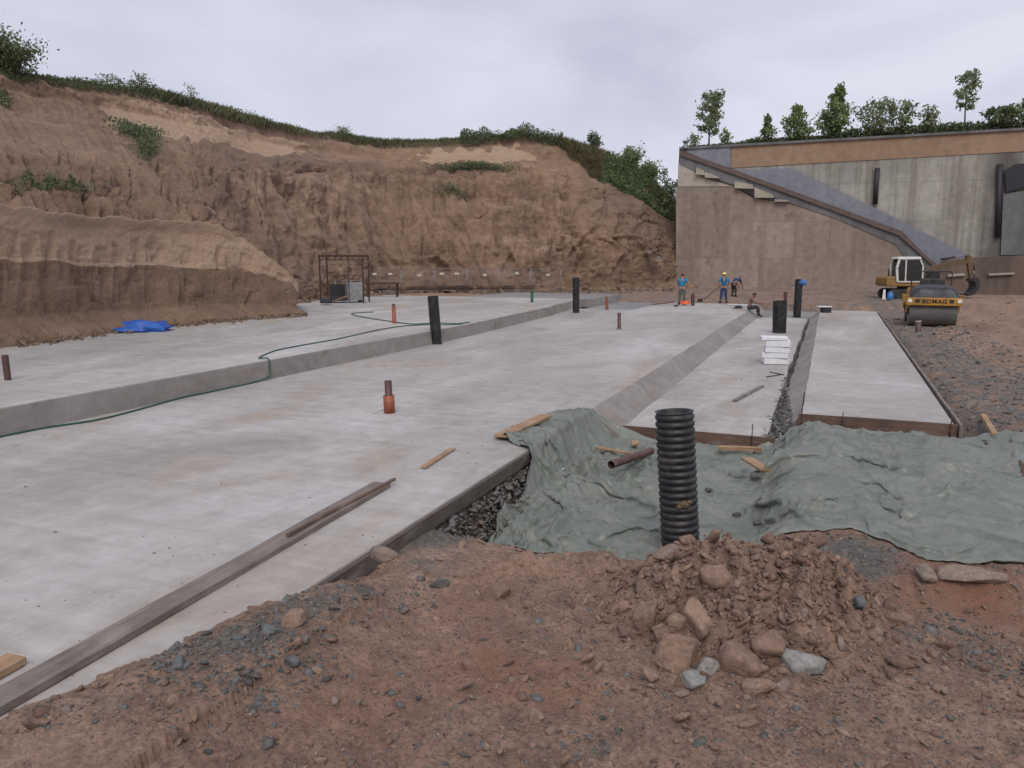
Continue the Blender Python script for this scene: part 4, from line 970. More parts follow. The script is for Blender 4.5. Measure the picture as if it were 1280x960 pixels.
H3 = [gp(x, y, 0.416) for x, y in ((467, 390), (440, 392), (452, 396), (490, 402), (515, 405), (545, 404), (572, 404.5), (585, 403))]
e0 = gp(592, 407, 0.2); H3 += [e0 + np.array([0.12, 0, 0.05]), gp(597, 415, 0.02)]
tag(MB().tube(smooth_path(H3, 8), 0.02, 8).build('garden_hose', 'hose_green', smooth=True), 'second green hose looped past the orange stub to the step', 'hose')

# ------------------------------------------------------------------ white foam blocks
g = gp(968, 456, -0.35); zb = -0.35
for i, (w_, d_, h_, dx, rz, lab) in enumerate(((0.66, 0.5, 0.17, 0.0, 0.1, 'bottom white foam block of the stack on the lower slab'), (0.68, 0.5, 0.15, -0.01, -0.05, 'second white foam block from the bottom of the stack'),
        (0.64, 0.48, 0.16, 0.02, 0.08, 'middle white foam block of the stack'), (0.64, 0.48, 0.18, 0.05, -0.03, 'white foam block just under the lid of the stack'), (0.70, 0.5, 0.10, -0.06, 0.06, 'topmost thin white foam slab of the stack'))):
    o = MB().box((0, 0, h_ / 2), (w_, d_, h_ - 0.012), None, 1.0, 0.012).build('foam_block', 'foam_white', None, (g[0] + dx, g[1] + 0.25, zb + 0.006), (0, 0, YAW * 0.3 + rz))
    zb += h_; tag(o, lab, 'foam block', 'stacked white foam blocks')
for a, b_, lab in (((958, 471), (978, 468), 'thin stick lying on the lower slab, the lower of two'), ((962, 465), (980, 468.5), 'thin stick crossing another on the lower slab')):
    o = MB().tube([gp(*a, -0.335), gp(*b_, -0.335)], 0.012, 6).build('stick', 'rust_steel'); tag(o, lab, 'stick')
g = gp(1034, 391, -0.04)
rt_ = thing('fitting_box', 'small dark box with white lid on the far corner of the right strip', 'box', g, YAW)
MB().box((0, 0.2, 0.13), (0.4, 0.4, 0.26), None, 1, 0.02).build('box_body', 'dark_steel', rt_); MB().box((-0.1, 0.2, 0.29), (0.62, 0.5, 0.04), None, 1, 0.01).build('lid', 'foam_white', rt_)

# ------------------------------------------------------------------ blue sheet bundle at the foot of the bench
g = gp(166, 414, 0.41)
blob('blue_sheet', 'blue_sheet', (g[0], g[1] + 0.2, 0.43), 0.8, 0.5, 0.24, 'crumpled bright blue plastic sheet at the foot of the earth bench', 'sheet', 0.85, 3.2, 11, True, rz=0.6)

# ------------------------------------------------------------------ retaining wall with stair
WR = thing('retaining_wall', 'tall stained concrete retaining wall with ochre top band and sloping stair', 'wall', (0, 62, 0))
def wpoly(name, pts, Y, thick, m, sub=False, parent=None):
    P = [wp(px, py, Y) for px, py in pts]
    mb = MB().prism([(p[0], p[2]) for p in P], 'y', Y - 62, Y - 62 + thick)
    o = mb.build(name, m, WR if parent is None else parent); return o
wpoly('back_wall', [(850, 186), (1500, 150), (1500, 420), (850, 385)], 62.6, 0.8, 'old_wall')
wpoly('ochre_band', [(914, 182), (1500, 149.5), (1500, 172), (1280, 189), (914, 210)], 62.55, 0.06, 'ochre_wall')
wpoly('coping', [(849, 187), (849, 184), (1500, 147), (1500, 150)], 62.4, 0.9, 'dark_panel')
wpoly('upper_slate_panel', [(852, 187.5), (913, 183.5), (913, 209.5), (903, 208)], 62.5, 0.1, 'slate_wall')
wpoly('stair_parapet', [(916, 212), (992, 210.5), (1040, 234), (1100, 263), (1160, 293), (1217, 322), (1215, 328), (1172, 333), (1150, 312), (1128, 290)], 62.2, 0.12, 'slate_wall')
wpoly('stair_string', [(850, 188), (890, 202), (1000, 242), (1060, 264), (1128, 289), (1150, 312), (1174, 334), (1168, 334), (1124, 294.5), (1000, 248), (890, 208), (850, 194)], 61.3, 0.1, 'rail_brown')
wpoly('stair_flight', [(850, 190), (1128, 291), (1172, 335), (1140, 335), (1120, 306), (1050, 275), (1000, 258), (870, 216), (850, 206)], 61.45, 0.6, 'dark_panel')
wpoly('front_wall', [(847, 233), (848, 202), (866, 210), (880, 222), (915, 232), (940, 247), (968, 252), (1010, 258), (1060, 272), (1110, 298), (1150, 318), (1153, 336), (1168, 340), (1168, 375), (845, 375), (845, 234)], 61.5, 0.45, 'brown_wall')
wpoly('front_wall_top', [(848, 203), (866, 211), (880, 223), (915, 233), (847.5, 233)], 61.46, 0.03, 'pale_wall')
wpoly('footing', [(846, 358), (1130, 359), (1130, 368), (846, 368)], 61.2, 0.32, 'brown_wall')
for a in (((870, 209), (879, 213), (881, 219), (870, 218)), ((881, 215), (896, 220), (900, 223), (881, 222)), ((918, 226), (941, 231), (942, 236), (918, 235)), ((943, 234), (955, 239), (967, 244), (967, 247), (943, 247)), ((968, 249), (985, 250), (986, 252), (968, 252))):
    wpoly('step_block', a, 61.15, 0.4, 'pale_wall')
def wpipe(px, y0, y1, r):
    a, b_ = wp(px, y0, 62.45), wp(px - 3, y1, 62.45)
    a[1] -= 62; b_[1] -= 62
    MB().tube([a, b_], r, 10).build('drain_pipe', 'dark_steel', WR, smooth=True)
wpipe(1097, 210, 255, 0.17); wpipe(1250, 205, 296, 0.18)
wpoly('black_membrane', [(1256, 212), (1270, 205), (1300, 203), (1300, 236), (1282, 234), (1258, 240)], 62.3, 0.15, 'black_sheet')
wpoly('dark_door', [(1254, 242), (1300, 236), (1300, 318), (1251, 319)], 62.45, 0.1, 'dark_panel')
wpoly('plinth', [(1166, 346), (1186, 324), (1240, 321), (1420, 314), (1420, 430), (1166, 395)], 59.5, 2.6, 'plinth_wall')
wpoly('ledge', [(1185, 343), (1206, 341.5), (1206, 344.5), (1185, 346)], 59.3, 0.2, 'pale_wall')
wpoly('ledge', [(1236, 342), (1268, 340.5), (1268, 343), (1236, 344.5)], 59.3, 0.2, 'pale_wall')
# pale soil plateau behind the wall
mb = MB(); a = wp(849, 186, 63.4); c = wp(1500, 150, 63.4)
mb.prism([(a[0], a[2] - 0.05), (c[0], c[2] - 0.05), (c[0], -0.5), (a[0], -0.5)], 'y', 63.42, 120)
o = mb.build('backfill', 'cliff_soil'); struct(o)
for nm_, val in (('pale', 0), ('dark', 0.3), ('green', 1.0)):
    at_ = o.data.attributes.new(nm_, 'FLOAT', 'POINT'); at_.data.foreach_set('value', [val] * len(o.data.vertices))
c = wp(857, 184, 62.3)
vt = thing('roof_vent', 'small grey capped vent on the left end of the wall top', 'vent', c)
MB().lathe([(0.16, -0.1), (0.16, 0.35), (0.001, 0.35)], 14).build('vent_stack', 'grey_steel', vt, smooth=True)
MB().lathe([(0.001, 0.34), (0.26, 0.36), (0.26, 0.48), (0.001, 0.56)], 14).build('cap', 'grey_steel', vt, smooth=True)

# ------------------------------------------------------------------ stones
def rock_shape(sub, seed, planes=9, lo=0.62, hi=0.95, rough=0.06):
    rg = np.random.default_rng(seed); V, Fc = sub; V = V.copy()
    nrm = rg.normal(size=(planes, 3)); nrm /= np.linalg.norm(nrm, axis=1)[:, None]; d = rg.uniform(lo, hi, planes)
    dot = V @ nrm.T; sc = np.where(dot > 1e-3, d[None] / np.maximum(dot, 1e-3), 9).min(1)
    V = V * np.minimum(1, sc)[:, None]
    if rough: V = V * (1 + rough * fbm(V[:, 0] * 2.5 + seed, V[:, 1] * 2.5, V[:, 2] * 2.5, 3, seed))[:, None]
    return V, Fc
def ground_hit(px, py):
    d = ray(px, py); t_ = np.linspace(0.9 / -d[2], 3.2 / -d[2], 4000); Q = EYE + d * t_[:, None]      # first point where the sight line meets the ground
    k = np.argmax(Q[:, 2] <= ground_h(Q[:, 0], Q[:, 1])); return Q[k]
ROCKS = (   # px, py of the centre, width, height in photo pixels, material, tint, label
 (850, 806, 58, 62, 'brown_clods', 0.5, 'largest brown boulder at the foot of the soil heap'),
 (872, 769, 34, 46, 'brown_clods', 0.62, 'upright pointed tan stone above the largest boulder'),
 (925, 823, 48, 46, 'brown_clods', 0.45, 'rounded brown stone right of the largest boulder'),
 (949, 853, 34, 30, 'brown_clods', 0.6, 'ochre stone at the front right of the soil heap'),
 (883, 832, 28, 20, 'grey_gravel', 0.95, 'small pale grey stone between the boulders of the heap'),
 (866, 849, 38, 26, 'grey_gravel', 1.0, 'whitish grey stone in front of the largest boulder'),
 (812, 843, 24, 22, 'brown_clods', 0.55, 'small brown stone left of the boulders'),
 (992, 820, 60, 34, 'grey_gravel', 1.0, 'flat whitish grey rock right of the soil heap'),
 (1074, 752, 22, 18, 'grey_gravel', 0.6, 'blue-grey stone on the right flank of the heap'),
 (808, 762, 36, 46, 'brown_clods', 0.4, 'broken brown slab of earth on the left flank of the heap'),
 (897, 713, 34, 30, 'brown_clods', 0.45, 'brown stone near the top of the heap'),
 (836, 690, 34, 20, 'brown_clods', 0.7, 'tan clod at the top left of the heap by the pipe'),
 (846, 778, 24, 22, 'brown_clods', 0.62, 'squarish tan clod above the largest boulder'),
 (826, 790, 22, 34, 'brown_clods', 0.4, 'narrow brown clod left of the largest boulder'),
 (957, 800, 36, 32, 'brown_clods', 0.35, 'reddish brown clod behind the flat whitish rock'),
 (478, 690, 34, 16, 'brown_clods', 0.75, 'orange-brown flat clod beside the slab edge'),
 (1128, 773, 32, 20, 'brown_clods', 0.3, 'rounded brown clod on the ground right of the heap'),
 (1124, 824, 30, 20, 'brown_clods', 0.1, 'dark brown clod lying on the right foreground'),
 (222, 827, 20, 14, 'grey_gravel', 0.6, 'pale blue-grey chip in the gravel beside the long plank'),
 (364, 826, 22, 12, 'grey_gravel', 0.6, 'flat blue-grey stone alone on the brown soil'),
 (548, 727, 22, 14, 'grey_gravel', 0.2, 'dark grey stone near the edge of the pit'),
 (624, 740, 30, 20, 'brown_clods', 0.25, 'brown clod on the soil left of the heap'),
 (1212, 716, 70, 16, 'brown_clods', 0.72, 'long flat ochre earth slab under the tarpaulin hem at right'),
 (1158, 714, 34, 18, 'brown_clods', 0.75, 'tan clod below the hem of the tarpaulin'),
 (672, 893, 20, 20, 'brown_clods', 0.6, 'small tan clod in the front centre of the soil'),
 (368, 772, 28, 24, 'brown_clods', 0.5, 'brown lump on the gravel next to the slab edge'),
 (334, 786, 20, 18, 'grey_gravel', 0.6, 'bluish stone next to the brown lump by the slab edge'))
for i, (px, py, w_, h_, m_, tint, lab) in enumerate(ROCKS):
    g = ground_hit(px, py + h_ * 0.28); dep = float((g - EYE) @ FW); k = dep / F
    V, Fc = rock_shape(ICO4, 900 + i, 9, 0.40, 0.85, 0.0); V = V * (1 + 0.10 * ridged(V[:, 0] * 2.2 + i, V[:, 1] * 2.2, V[:, 2] * 2.2, 4, 940 + i) + 0.06 * fbm(V[:, 0] * 7, V[:, 1] * 7 + i, V[:, 2] * 7, 3, 960))[:, None]
    Q = V * np.array([w_ * k * 0.62, (w_ + h_) * k * 0.31, h_ * k * 0.64])
    o = npmesh('rock', Q, Fc, m_, {'tint': np.full(len(Q), tint)}, smooth=False)
    o.location = (g[0], g[1], g[2] + h_ * k * 0.12); o.rotation_euler = (0, 0, YAW + random.uniform(-0.15, 0.15))
    tag(o, lab, 'rock', 'loose rocks on the soil')
def shear(vf, i):
    V, Fc = vf; rg = np.random.default_rng(i); return V @ (np.eye(3) + rg.uniform(-0.55, 0.55, (3, 3)) * (1 - np.eye(3))), Fc
VARS1 = [shear(rock_shape(ICO1, 50 + i, 6, 0.35, 0.95, 0), i) for i in range(14)]
VARS2 = [shear(rock_shape(ICO2, 70 + i, 11, 0.35, 0.8, 0.05), i + 30) for i in range(20)]
def scatter(name, pts, sizes, tints, m, variants, label, squash=0.65, sink=0.5):
    Vs, Fs, T = [], [], []; off = 0; n = len(pts)
    ax = RNG.uniform(0, 2 * PI, n); tl = RNG.normal(0, 0.3, (n, 2)); st = RNG.uniform(0.55, 1.4, (n, 2))
    for i in range(n):
        V, Fc = variants[i % len(variants)]
        Q = V * np.array([st[i, 0], st[i, 1], squash]) * sizes[i]
        c, s_ = math.cos(ax[i]), math.sin(ax[i]); x = Q[:, 0] * c - Q[:, 1] * s_; y = Q[:, 0] * s_ + Q[:, 1] * c; z = Q[:, 2] + x * tl[i, 0] + y * tl[i, 1]
        Vs.append(np.stack([x + pts[i, 0], y + pts[i, 1], z + pts[i, 2] + sizes[i] * (squash - sink) * 0.6], -1)); Fs.append(Fc + off); off += len(V); T.append(np.full(len(V), tints[i]))
    o = npmesh(name, np.concatenate(Vs), np.concatenate(Fs), m, {'tint': np.concatenate(T)}, smooth=False)
    struct(o, 'stuff'); o['label'] = label; return o
def near_points(n, py0=560, py1=985, px0=-80, px1=1370):
    px = RNG.uniform(px0, px1, n); py = RNG.uniform(py0, py1, n)
    d = FW[None] * F + RT[None] * (px - 640)[:, None] - UP[None] * (py - 480)[:, None]
    P = EYE + d * ((-0.25 - CAM_H) / d[:, 2])[:, None]
    P[:, 2] = ground_h(P[:, 0], P[:, 1]); return P
def in_tarp(P): return (P[:, 0] > -3.1) & (P[:, 1] > np.interp(P[:, 0], [-3.1, -2.6, -2.0, -1.35, -0.1, 0.37, 0.7, 0.97, 1.35, 1.9, 3.3], [7.0, 6.75, 6.75, 7.3, 7.85, 8.0, 7.7, 7.35, 7.45, 7.6, 7.9])) & (P[:, 1] < 12.6)
P = near_points(95000); keep = (P[:, 0] > np.where(P[:, 1] < 4.6, np.interp(P[:, 1], [2.0, 3.4, 4.5], [-4.2, -3.78, SLAB_E + 0.03]), SLAB_E + 0.03)) & ~in_tarp(P) & (P[:, 1] < 13); P = P[keep]
g_, o_, s_ = ground_masks(P[:, 0], P[:, 1])
pn = np.clip(g_ + 0.55 * fbm(P[:, 0] * 1.4, P[:, 1] * 1.4, 0, 4, 500), 0, 1)
isg = RNG.uniform(size=len(P)) < np.clip((pn - 0.25) * 1.6, 0.04, 0.75)
dxy = np.hypot(P[:, 0] - MC[0], P[:, 1] - MC[1]); clodp = np.clip(0.16 + 0.75 * np.exp(-(dxy / 1.1) ** 2) + 0.5 * np.clip(fbm(P[:, 0] * 1.2, P[:, 1] * 1.2, 0, 3, 510), 0, 1), 0, 1)
isc = ~isg & (RNG.uniform(size=len(P)) < clodp * 0.6)
G = P[isg]; sz = 0.008 * np.exp(RNG.exponential(0.40, len(G))); sz = np.minimum(sz, 0.05)
scatter('gravel', G, sz, RNG.uniform(0, 0.85, len(G)), 'grey_gravel', VARS1, 'grey crushed stone scattered along the slab edge and soil', 0.55)
Cc = P[isc]; near_heap = np.exp(-(np.hypot(Cc[:, 0] - MC[0], Cc[:, 1] - MC[1]) / 1.0) ** 2)
sz = (0.007 + 0.006 * near_heap) * np.exp(RNG.exponential(0.40, len(Cc))); sz = np.minimum(sz, 0.058)
big = sz > 0.022
scatter('soil_clods', Cc[~big], sz[~big], RNG.uniform(0, 0.8, (~big).sum()) ** 1.2, 'brown_clods', VARS1, 'small brown clods and crumbs of soil over the foreground', 0.7)
scatter('soil_lumps', Cc[big], sz[big], RNG.uniform(0, 0.75, big.sum()), 'brown_clods', VARS2, 'larger broken lumps of brown soil on and around the heap', 0.75)
# coarse clods of the heap itself
nh = 1500; a_ = RNG.uniform(0, 2 * PI, nh); r_ = np.sqrt(RNG.uniform(0, 1, nh)) * 1.0
u_ = np.cos(a_) * r_ * np.where(np.cos(a_) > 0, 1.2, 1.05); v_ = np.sin(a_) * r_ * 0.85
Q = np.stack([MC[0] + u_ * math.cos(YAW) - v_ * math.sin(YAW), MC[1] + u_ * math.sin(YAW) + v_ * math.cos(YAW), 0 * u_], -1); Q[:, 2] = ground_h(Q[:, 0], Q[:, 1])
scatter('heap_clods', Q, (0.017 * np.exp(RNG.exponential(0.42, nh))).clip(0, 0.075), RNG.uniform(0, 0.6, nh), 'brown_clods', VARS2, 'broken clods that make up the brown soil heap', 0.8, 0.75)
# white chips
W = near_points(420, 640, 970); W = W[(W[:, 0] > SLAB_E + 0.1) & ~in_tarp(W)]
scatter('white_chips', W, RNG.uniform(0.005, 0.014, len(W)), RNG.uniform(0.95, 1, len(W)), 'grey_gravel', VARS1, 'tiny whitish stone chips dotted over the soil', 0.5)
# rubble face under the slab edge
yy = RNG.uniform(5.4, 9.25, 1300); f = RNG.uniform(0, 1, 1300)
Q = np.stack([SLAB_E + 0.05 + 0.26 * f + RNG.normal(0, 0.03, 1300), yy, -0.2 - 0.42 * f], -1)
scatter('rubble', Q, 0.014 * np.exp(RNG.exponential(0.5, 1300)).clip(0, 3.5), np.where(RNG.uniform(size=1300) < 0.6, RNG.uniform(0.0, 0.45, 1300), RNG.uniform(0.6, 0.8, 1300)), 'grey_gravel', VARS1, 'crushed stone and earth bared under the slab edge beside the pit', 0.7)
# gravel strip on the right, gap beside the lower slab
n = 4800; X = RNG.uniform(2.15, 4.7, n); Y = 12.2 + 26 * RNG.uniform(0, 1, n) ** 1.8; X = X + (Y - 13) * 0.0138
Q = np.stack([X, Y, ground_h(X, Y)], -1)
scatter('gravel', Q, (0.015 * np.exp(RNG.exponential(0.42, n))).clip(0, 0.07) * (0.8 + Y / 40), RNG.uniform(0, 0.9, n), 'grey_gravel', VARS1, 'grey gravel strip right of the concrete strip', 0.5)
n = 900; Y = 12.95 + 7 * RNG.uniform(0, 1, n) ** 1.8; X = -0.84 + RNG.uniform(0, 0.5, n) * (1 - (Y - 12.9) / 8)
scatter('gravel', np.stack([X, Y, np.maximum(-0.36, -0.36 + (X + 0.62) * 0.8)], -1), (0.014 * np.exp(RNG.exponential(0.5, n))).clip(0, 0.06), RNG.uniform(0, 0.5, n), 'grey_gravel', VARS1, 'gravel in the gap between the lower slab and right strip', 0.5)
# clods at the foot of bench and cliff, on the sandy yard at right
J = RNG.integers(60, BENCH.shape[1] - 14, 900); B0 = BENCH[2, J]
dr = EYE - B0; dr[:, 2] = 0; dr /= np.linalg.norm(dr, axis=1)[:, None]
Q = B0 + dr * np.abs(RNG.normal(0.25, 0.3, (900, 1))); Q[:, 2] = 0.41
scatter('fallen_clods', Q, (0.018 * np.exp(RNG.exponential(0.45, 900))).clip(0, 0.10), RNG.uniform(0, 1, 900), 'cliff_clods', VARS2, 'fallen clods of earth at the foot of the bench', 0.75)
J = RNG.integers(330, CLIFF.shape[1] - 40, 1700); B0 = CLIFF[1, J]
dr = EYE - B0; dr[:, 2] = 0; dr /= np.linalg.norm(dr, axis=1)[:, None]
Q = B0 + dr * np.abs(RNG.normal(1.2, 1.2, (1700, 1))); Q[:, 2] = ground_h(Q[:, 0], Q[:, 1])
scatter('fallen_clods', Q, (0.05 * np.exp(RNG.exponential(0.5, 1700))).clip(0, 0.3), RNG.uniform(0, 1, 1700), 'cliff_clods', VARS2, 'fallen clods of earth at the foot of the far cliff', 0.75)
n = 900; X = RNG.uniform(4.3, 14, n); Y = RNG.uniform(16, 58, n)
scatter('fallen_clods', np.stack([X, Y, ground_h(X, Y)], -1), (0.022 * np.exp(RNG.exponential(0.45, n))).clip(0, 0.15), RNG.uniform(0, 1, n), 'cliff_clods', VARS2, 'clods of earth strewn over the sandy yard at right', 0.7)

# ------------------------------------------------------------------ vegetation
def leaves(C, size, seed=0):               # rhombic leaf faces at points C
    rg = np.random.default_rng(seed); n = len(C)
    a = rg.normal(size=(n, 3)); a /= np.linalg.norm(a, axis=1)[:, None]
    b_ = np.cross(a, rg.normal(size=(n, 3))); b_ /= np.linalg.norm(b_, axis=1)[:, None]
    s = size * rg.uniform(0.6, 1.3, (n, 1))
    V = np.stack([C - a * s, C + b_ * s * 0.45, C + a * s, C - b_ * s * 0.45], 1).reshape(-1, 3)
    return V, np.arange(4 * n).reshape(-1, 4)
def leaf_mesh(name, C, size, m, tint, parent=None, seed=0):
    V, Fq = leaves(C, size, seed); o = npmesh(name, V, Fq, m, {'tint': np.repeat(tint, 4)}, smooth=False)
    if parent is not None: o.parent = parent
    return o
def tree(name, base, h, crown_r, crown_lo, n, m, label, size=0.13, cat='tree', seed=0, shape='oval', limbs=9, group=None, stems=1, trunk_r=None):
    rg = np.random.default_rng(seed); root = thing(name, label, cat, base, 0, group)
    mb = MB(); pts = []
    for st in range(stems):
        ln = Vector((rg.normal(0, 0.05 + 0.12 * (stems > 1)) * h, rg.normal(0, 0.05 + 0.12 * (stems > 1)) * h, h * (0.94 if st == 0 else rg.uniform(0.6, 0.9))))
        r0 = (trunk_r or 0.028 * h) / math.sqrt(stems)
        path = [Vector((0, 0, -0.3)) + Vector((rg.normal(0, 0.1), rg.normal(0, 0.1), 0)) * (stems > 1)] + [ln * f + Vector((rg.normal(0, 0.015), rg.normal(0, 0.015), 0)) * h * f for f in (0.2, 0.4, 0.6, 0.8, 1.0)]
        mb.tube(path, [r0, r0 * 0.85, r0 * 0.65, r0 * 0.5, r0 * 0.3, r0 * 0.1], 7)
        for k in range(limbs):
            f = crown_lo + (0.97 - crown_lo) * (k + rg.uniform(0, 0.8)) / limbs; p = ln * f
            if shape == 'cone': rr = crown_r * (1.08 - (f - crown_lo) / (1 - crown_lo)) * rg.uniform(0.7, 1.1)
            else: rr = crown_r * math.sqrt(max(0.12, 1 - ((f - (crown_lo + 1) / 2) / ((1 - crown_lo) / 2) * 0.92) ** 2)) * rg.uniform(0.6, 1.1)
            az = k * 2.4 + rg.uniform(-0.5, 0.5); q = p + Vector((math.cos(az) * rr, math.sin(az) * rr, rr * rg.uniform(0.25, 0.8)))
            q.z = min(q.z, h * 1.02)
            mid = p.lerp(q, 0.5) + Vector((0, 0, -0.05 * rr)); mb.tube([p, mid, q], [r0 * 0.3, r0 * 0.2, r0 * 0.07], 5)
            for e in range(5): pts.append((p.lerp(q, 0.45 + 0.15 * e), 0.16 + 0.24 * rr))
        pts.append((ln, 0.25 * crown_r))
    mb.build('trunk', 'bark', root, smooth=True)
    pk = rg.integers(0, len(pts), n); C = np.array([pts[k][0][:] for k in pk]); rad = np.array([pts[k][1] for k in pk])
    C = C + rg.normal(0, 0.5, (n, 3)) * rad[:, None]
    C[:, 2] = np.maximum(C[:, 2], 0.05)
    ct = rg.uniform(0, 1, len(pts))
    leaf_mesh('crown', C, size, m, np.clip(0.6 * ct[pk] + 0.5 * rg.uniform(0, 1, n), 0, 1), root, seed + 1)
    return root
WB = 63.9
def wtree(px, py_base, py_top, half_w, **k):
    b_ = wp(px, py_base, WB); h = wp(px, py_top, WB)[2] - b_[2]; r_ = wp(px + half_w, py_base, WB)[0] - b_[0]
    zt = np.interp(b_[0], [wp(849, 186, WB)[0], wp(1500, 150, WB)[0]], [wp(849, 186, 63.4)[2], wp(1500, 150, 63.4)[2]]) - 0.05
    h += b_[2] - zt; b_[2] = zt
    return tree(k.pop('name', 'young_tree'), b_, h, r_, k.pop('lo', 0.3), **k)
wtree(886, 182, 111, 19, n=1500, m='leaf_grey', label='slim young tree with rounded crown at the left end of the wall top', size=0.15, seed=11, lo=0.25, limbs=14, trunk_r=0.08)
wtree(1205, 160, 88, 16, n=620, m='leaf_grey', label='lone sapling with sparse crown and bare stem at right on the wall top', size=0.17, seed=12, lo=0.4, limbs=12, trunk_r=0.07)
wtree(1040, 168, 108, 24, n=2900, m='leaf_mid', label='dense cone-shaped green tree in the middle of the wall top', size=0.16, seed=13, lo=0.05, limbs=22, shape='cone')
wtree(993, 172, 131, 20, n=1500, m='leaf_mid', label='bushy young tree left of the cone-shaped tree', size=0.15, seed=14, lo=0.08, limbs=14, shape='cone')
wtree(961, 174, 143, 10, n=600, m='leaf_mid', label='narrow shrub left of the bushy young tree on the wall', size=0.15, seed=15, lo=0.1, limbs=10, shape='cone', name='shrub', cat='shrub')
wtree(1093, 164, 124, 22, n=1000, m='leaf_grey', label='loose many-stemmed shrub right of the cone-shaped tree', size=0.16, seed=16, lo=0.1, limbs=8, stems=4, name='shrub', cat='shrub')
wtree(1126, 164, 126, 14, n=600, m='leaf_grey', label='thin upright shrub beside the loose many-stemmed shrub', size=0.16, seed=17, lo=0.1, limbs=8, stems=3, name='shrub', cat='shrub')
wtree(1160, 162, 132, 12, n=420, m='leaf_grey', label='wispy shrub left of the lone sapling', size=0.15, seed=18, lo=0.2, limbs=9, stems=2, name='shrub', cat='shrub')
wtree(1252, 158, 138, 22, n=1500, m='leaf_dark', label='dark rounded bush at the right end of the wall top', size=0.15, seed=19, lo=0.05, limbs=14, name='bush', cat='bush')
wtree(1283, 158, 122, 14, n=600, m='leaf_grey', label='pale shrub at the right edge of the picture on the wall', size=0.15, seed=20, lo=0.1, limbs=9, stems=2, name='shrub', cat='shrub')
wtree(906, 181, 163, 8, n=300, m='leaf_mid', label='little shrub right of the slim tree on the wall', size=0.12, seed=21, lo=0.1, limbs=8, name='shrub', cat='shrub')
wtree(868, 184, 170, 8, n=250, m='leaf_mid', label='little shrub left of the slim tree stem', size=0.12, seed=22, lo=0.1, limbs=8, name='shrub', cat='shrub')
# undergrowth along the wall top
n = 20000; px = RNG.uniform(852, 1420, n); rg = RNG
x0, x1 = wp(849, 186, 63.9)[0], wp(1500, 150, 63.9)[0]; z0, z1 = wp(849, 186, 63.4)[2], wp(1500, 150, 63.4)[2]
X = x0 + (wp(1420, 155, 63.9)[0] - x0) * RNG.uniform(0.01, 1, n); Y = RNG.uniform(63.3, 66.5, n)
hh = 0.2 + 0.40 * sst(x0 + 2, x0 + 8, X) * (0.7 + 0.5 * fbm(X * 0.7, Y * 0.3, 0, 4, 600))
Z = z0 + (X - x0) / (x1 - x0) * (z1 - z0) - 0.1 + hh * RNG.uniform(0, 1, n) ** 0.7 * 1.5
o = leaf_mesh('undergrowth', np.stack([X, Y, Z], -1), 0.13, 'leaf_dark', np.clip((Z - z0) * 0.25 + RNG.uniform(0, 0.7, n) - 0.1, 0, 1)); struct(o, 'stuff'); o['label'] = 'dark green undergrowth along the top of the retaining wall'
# grass blades
def blades(name, B, hgt, m, label, seed=0, lean=0.35):
    rg = np.random.default_rng(seed); n = len(B); az = rg.uniform(0, 2 * PI, n); w_ = rg.uniform(0.012, 0.03, n) * (0.5 + hgt)
    d = np.stack([np.cos(az), np.sin(az), 0 * az], -1); l = rg.normal(0, lean, (n, 2)) * hgt[:, None]
    tip = B + np.stack([l[:, 0], l[:, 1], hgt], -1); midp = B + np.stack([l[:, 0] * 0.35, l[:, 1] * 0.35, hgt * 0.6], -1)
    V = np.stack([B - d * w_[:, None], B + d * w_[:, None], midp + d * w_[:, None] * 0.7, tip], 1).reshape(-1, 3)
    tint = np.repeat(np.clip(rg.uniform(0, 1, n) * 0.7 + 0.3 * vnoise(B[:, 0] * 0.3, B[:, 1] * 0.3, 0, seed), 0, 1), 4)
    o = npmesh(name, V, np.arange(4 * n).reshape(-1, 4), m, {'tint': tint}, smooth=False); struct(o, 'stuff'); o['label'] = label; return o
top = CLIFF[-1]; nc = len(top)
def crest_pts(n, p0, p1, back, rg):
    idx = np.where((CLIFF_COLS >= p0) & (CLIFF_COLS <= p1))[0]; j = rg.choice(idx[:-1], n); f = rg.uniform(0, 1, (n, 1)); q = top[j] * (1 - f) + top[j + 1] * f
    d = q - EYE; d[:, 2] = 0; d /= np.linalg.norm(d, axis=1)[:, None]; t_ = rg.uniform(-0.35, 1, (n, 1)) * back; q = q + d * t_
    q[:, 2] += np.interp(t_[:, 0], [-1, 0, 0.8, 3], [-0.6, 0, 0.1, 0.25]) - 0.08; return q
Q = crest_pts(26000, -300, 850, 2.2, RNG); s1 = fbm(Q[:, 0] * 0.25, Q[:, 1] * 0.25, 0, 4, 610)
blades('crest_grass', Q, (0.2 + 0.38 * np.clip(s1 + 0.3, 0.05, 1.2)) * RNG.uniform(0.5, 1.3, len(Q)), 'grass', 'grass and weeds along the top edge of the cliff', 3)
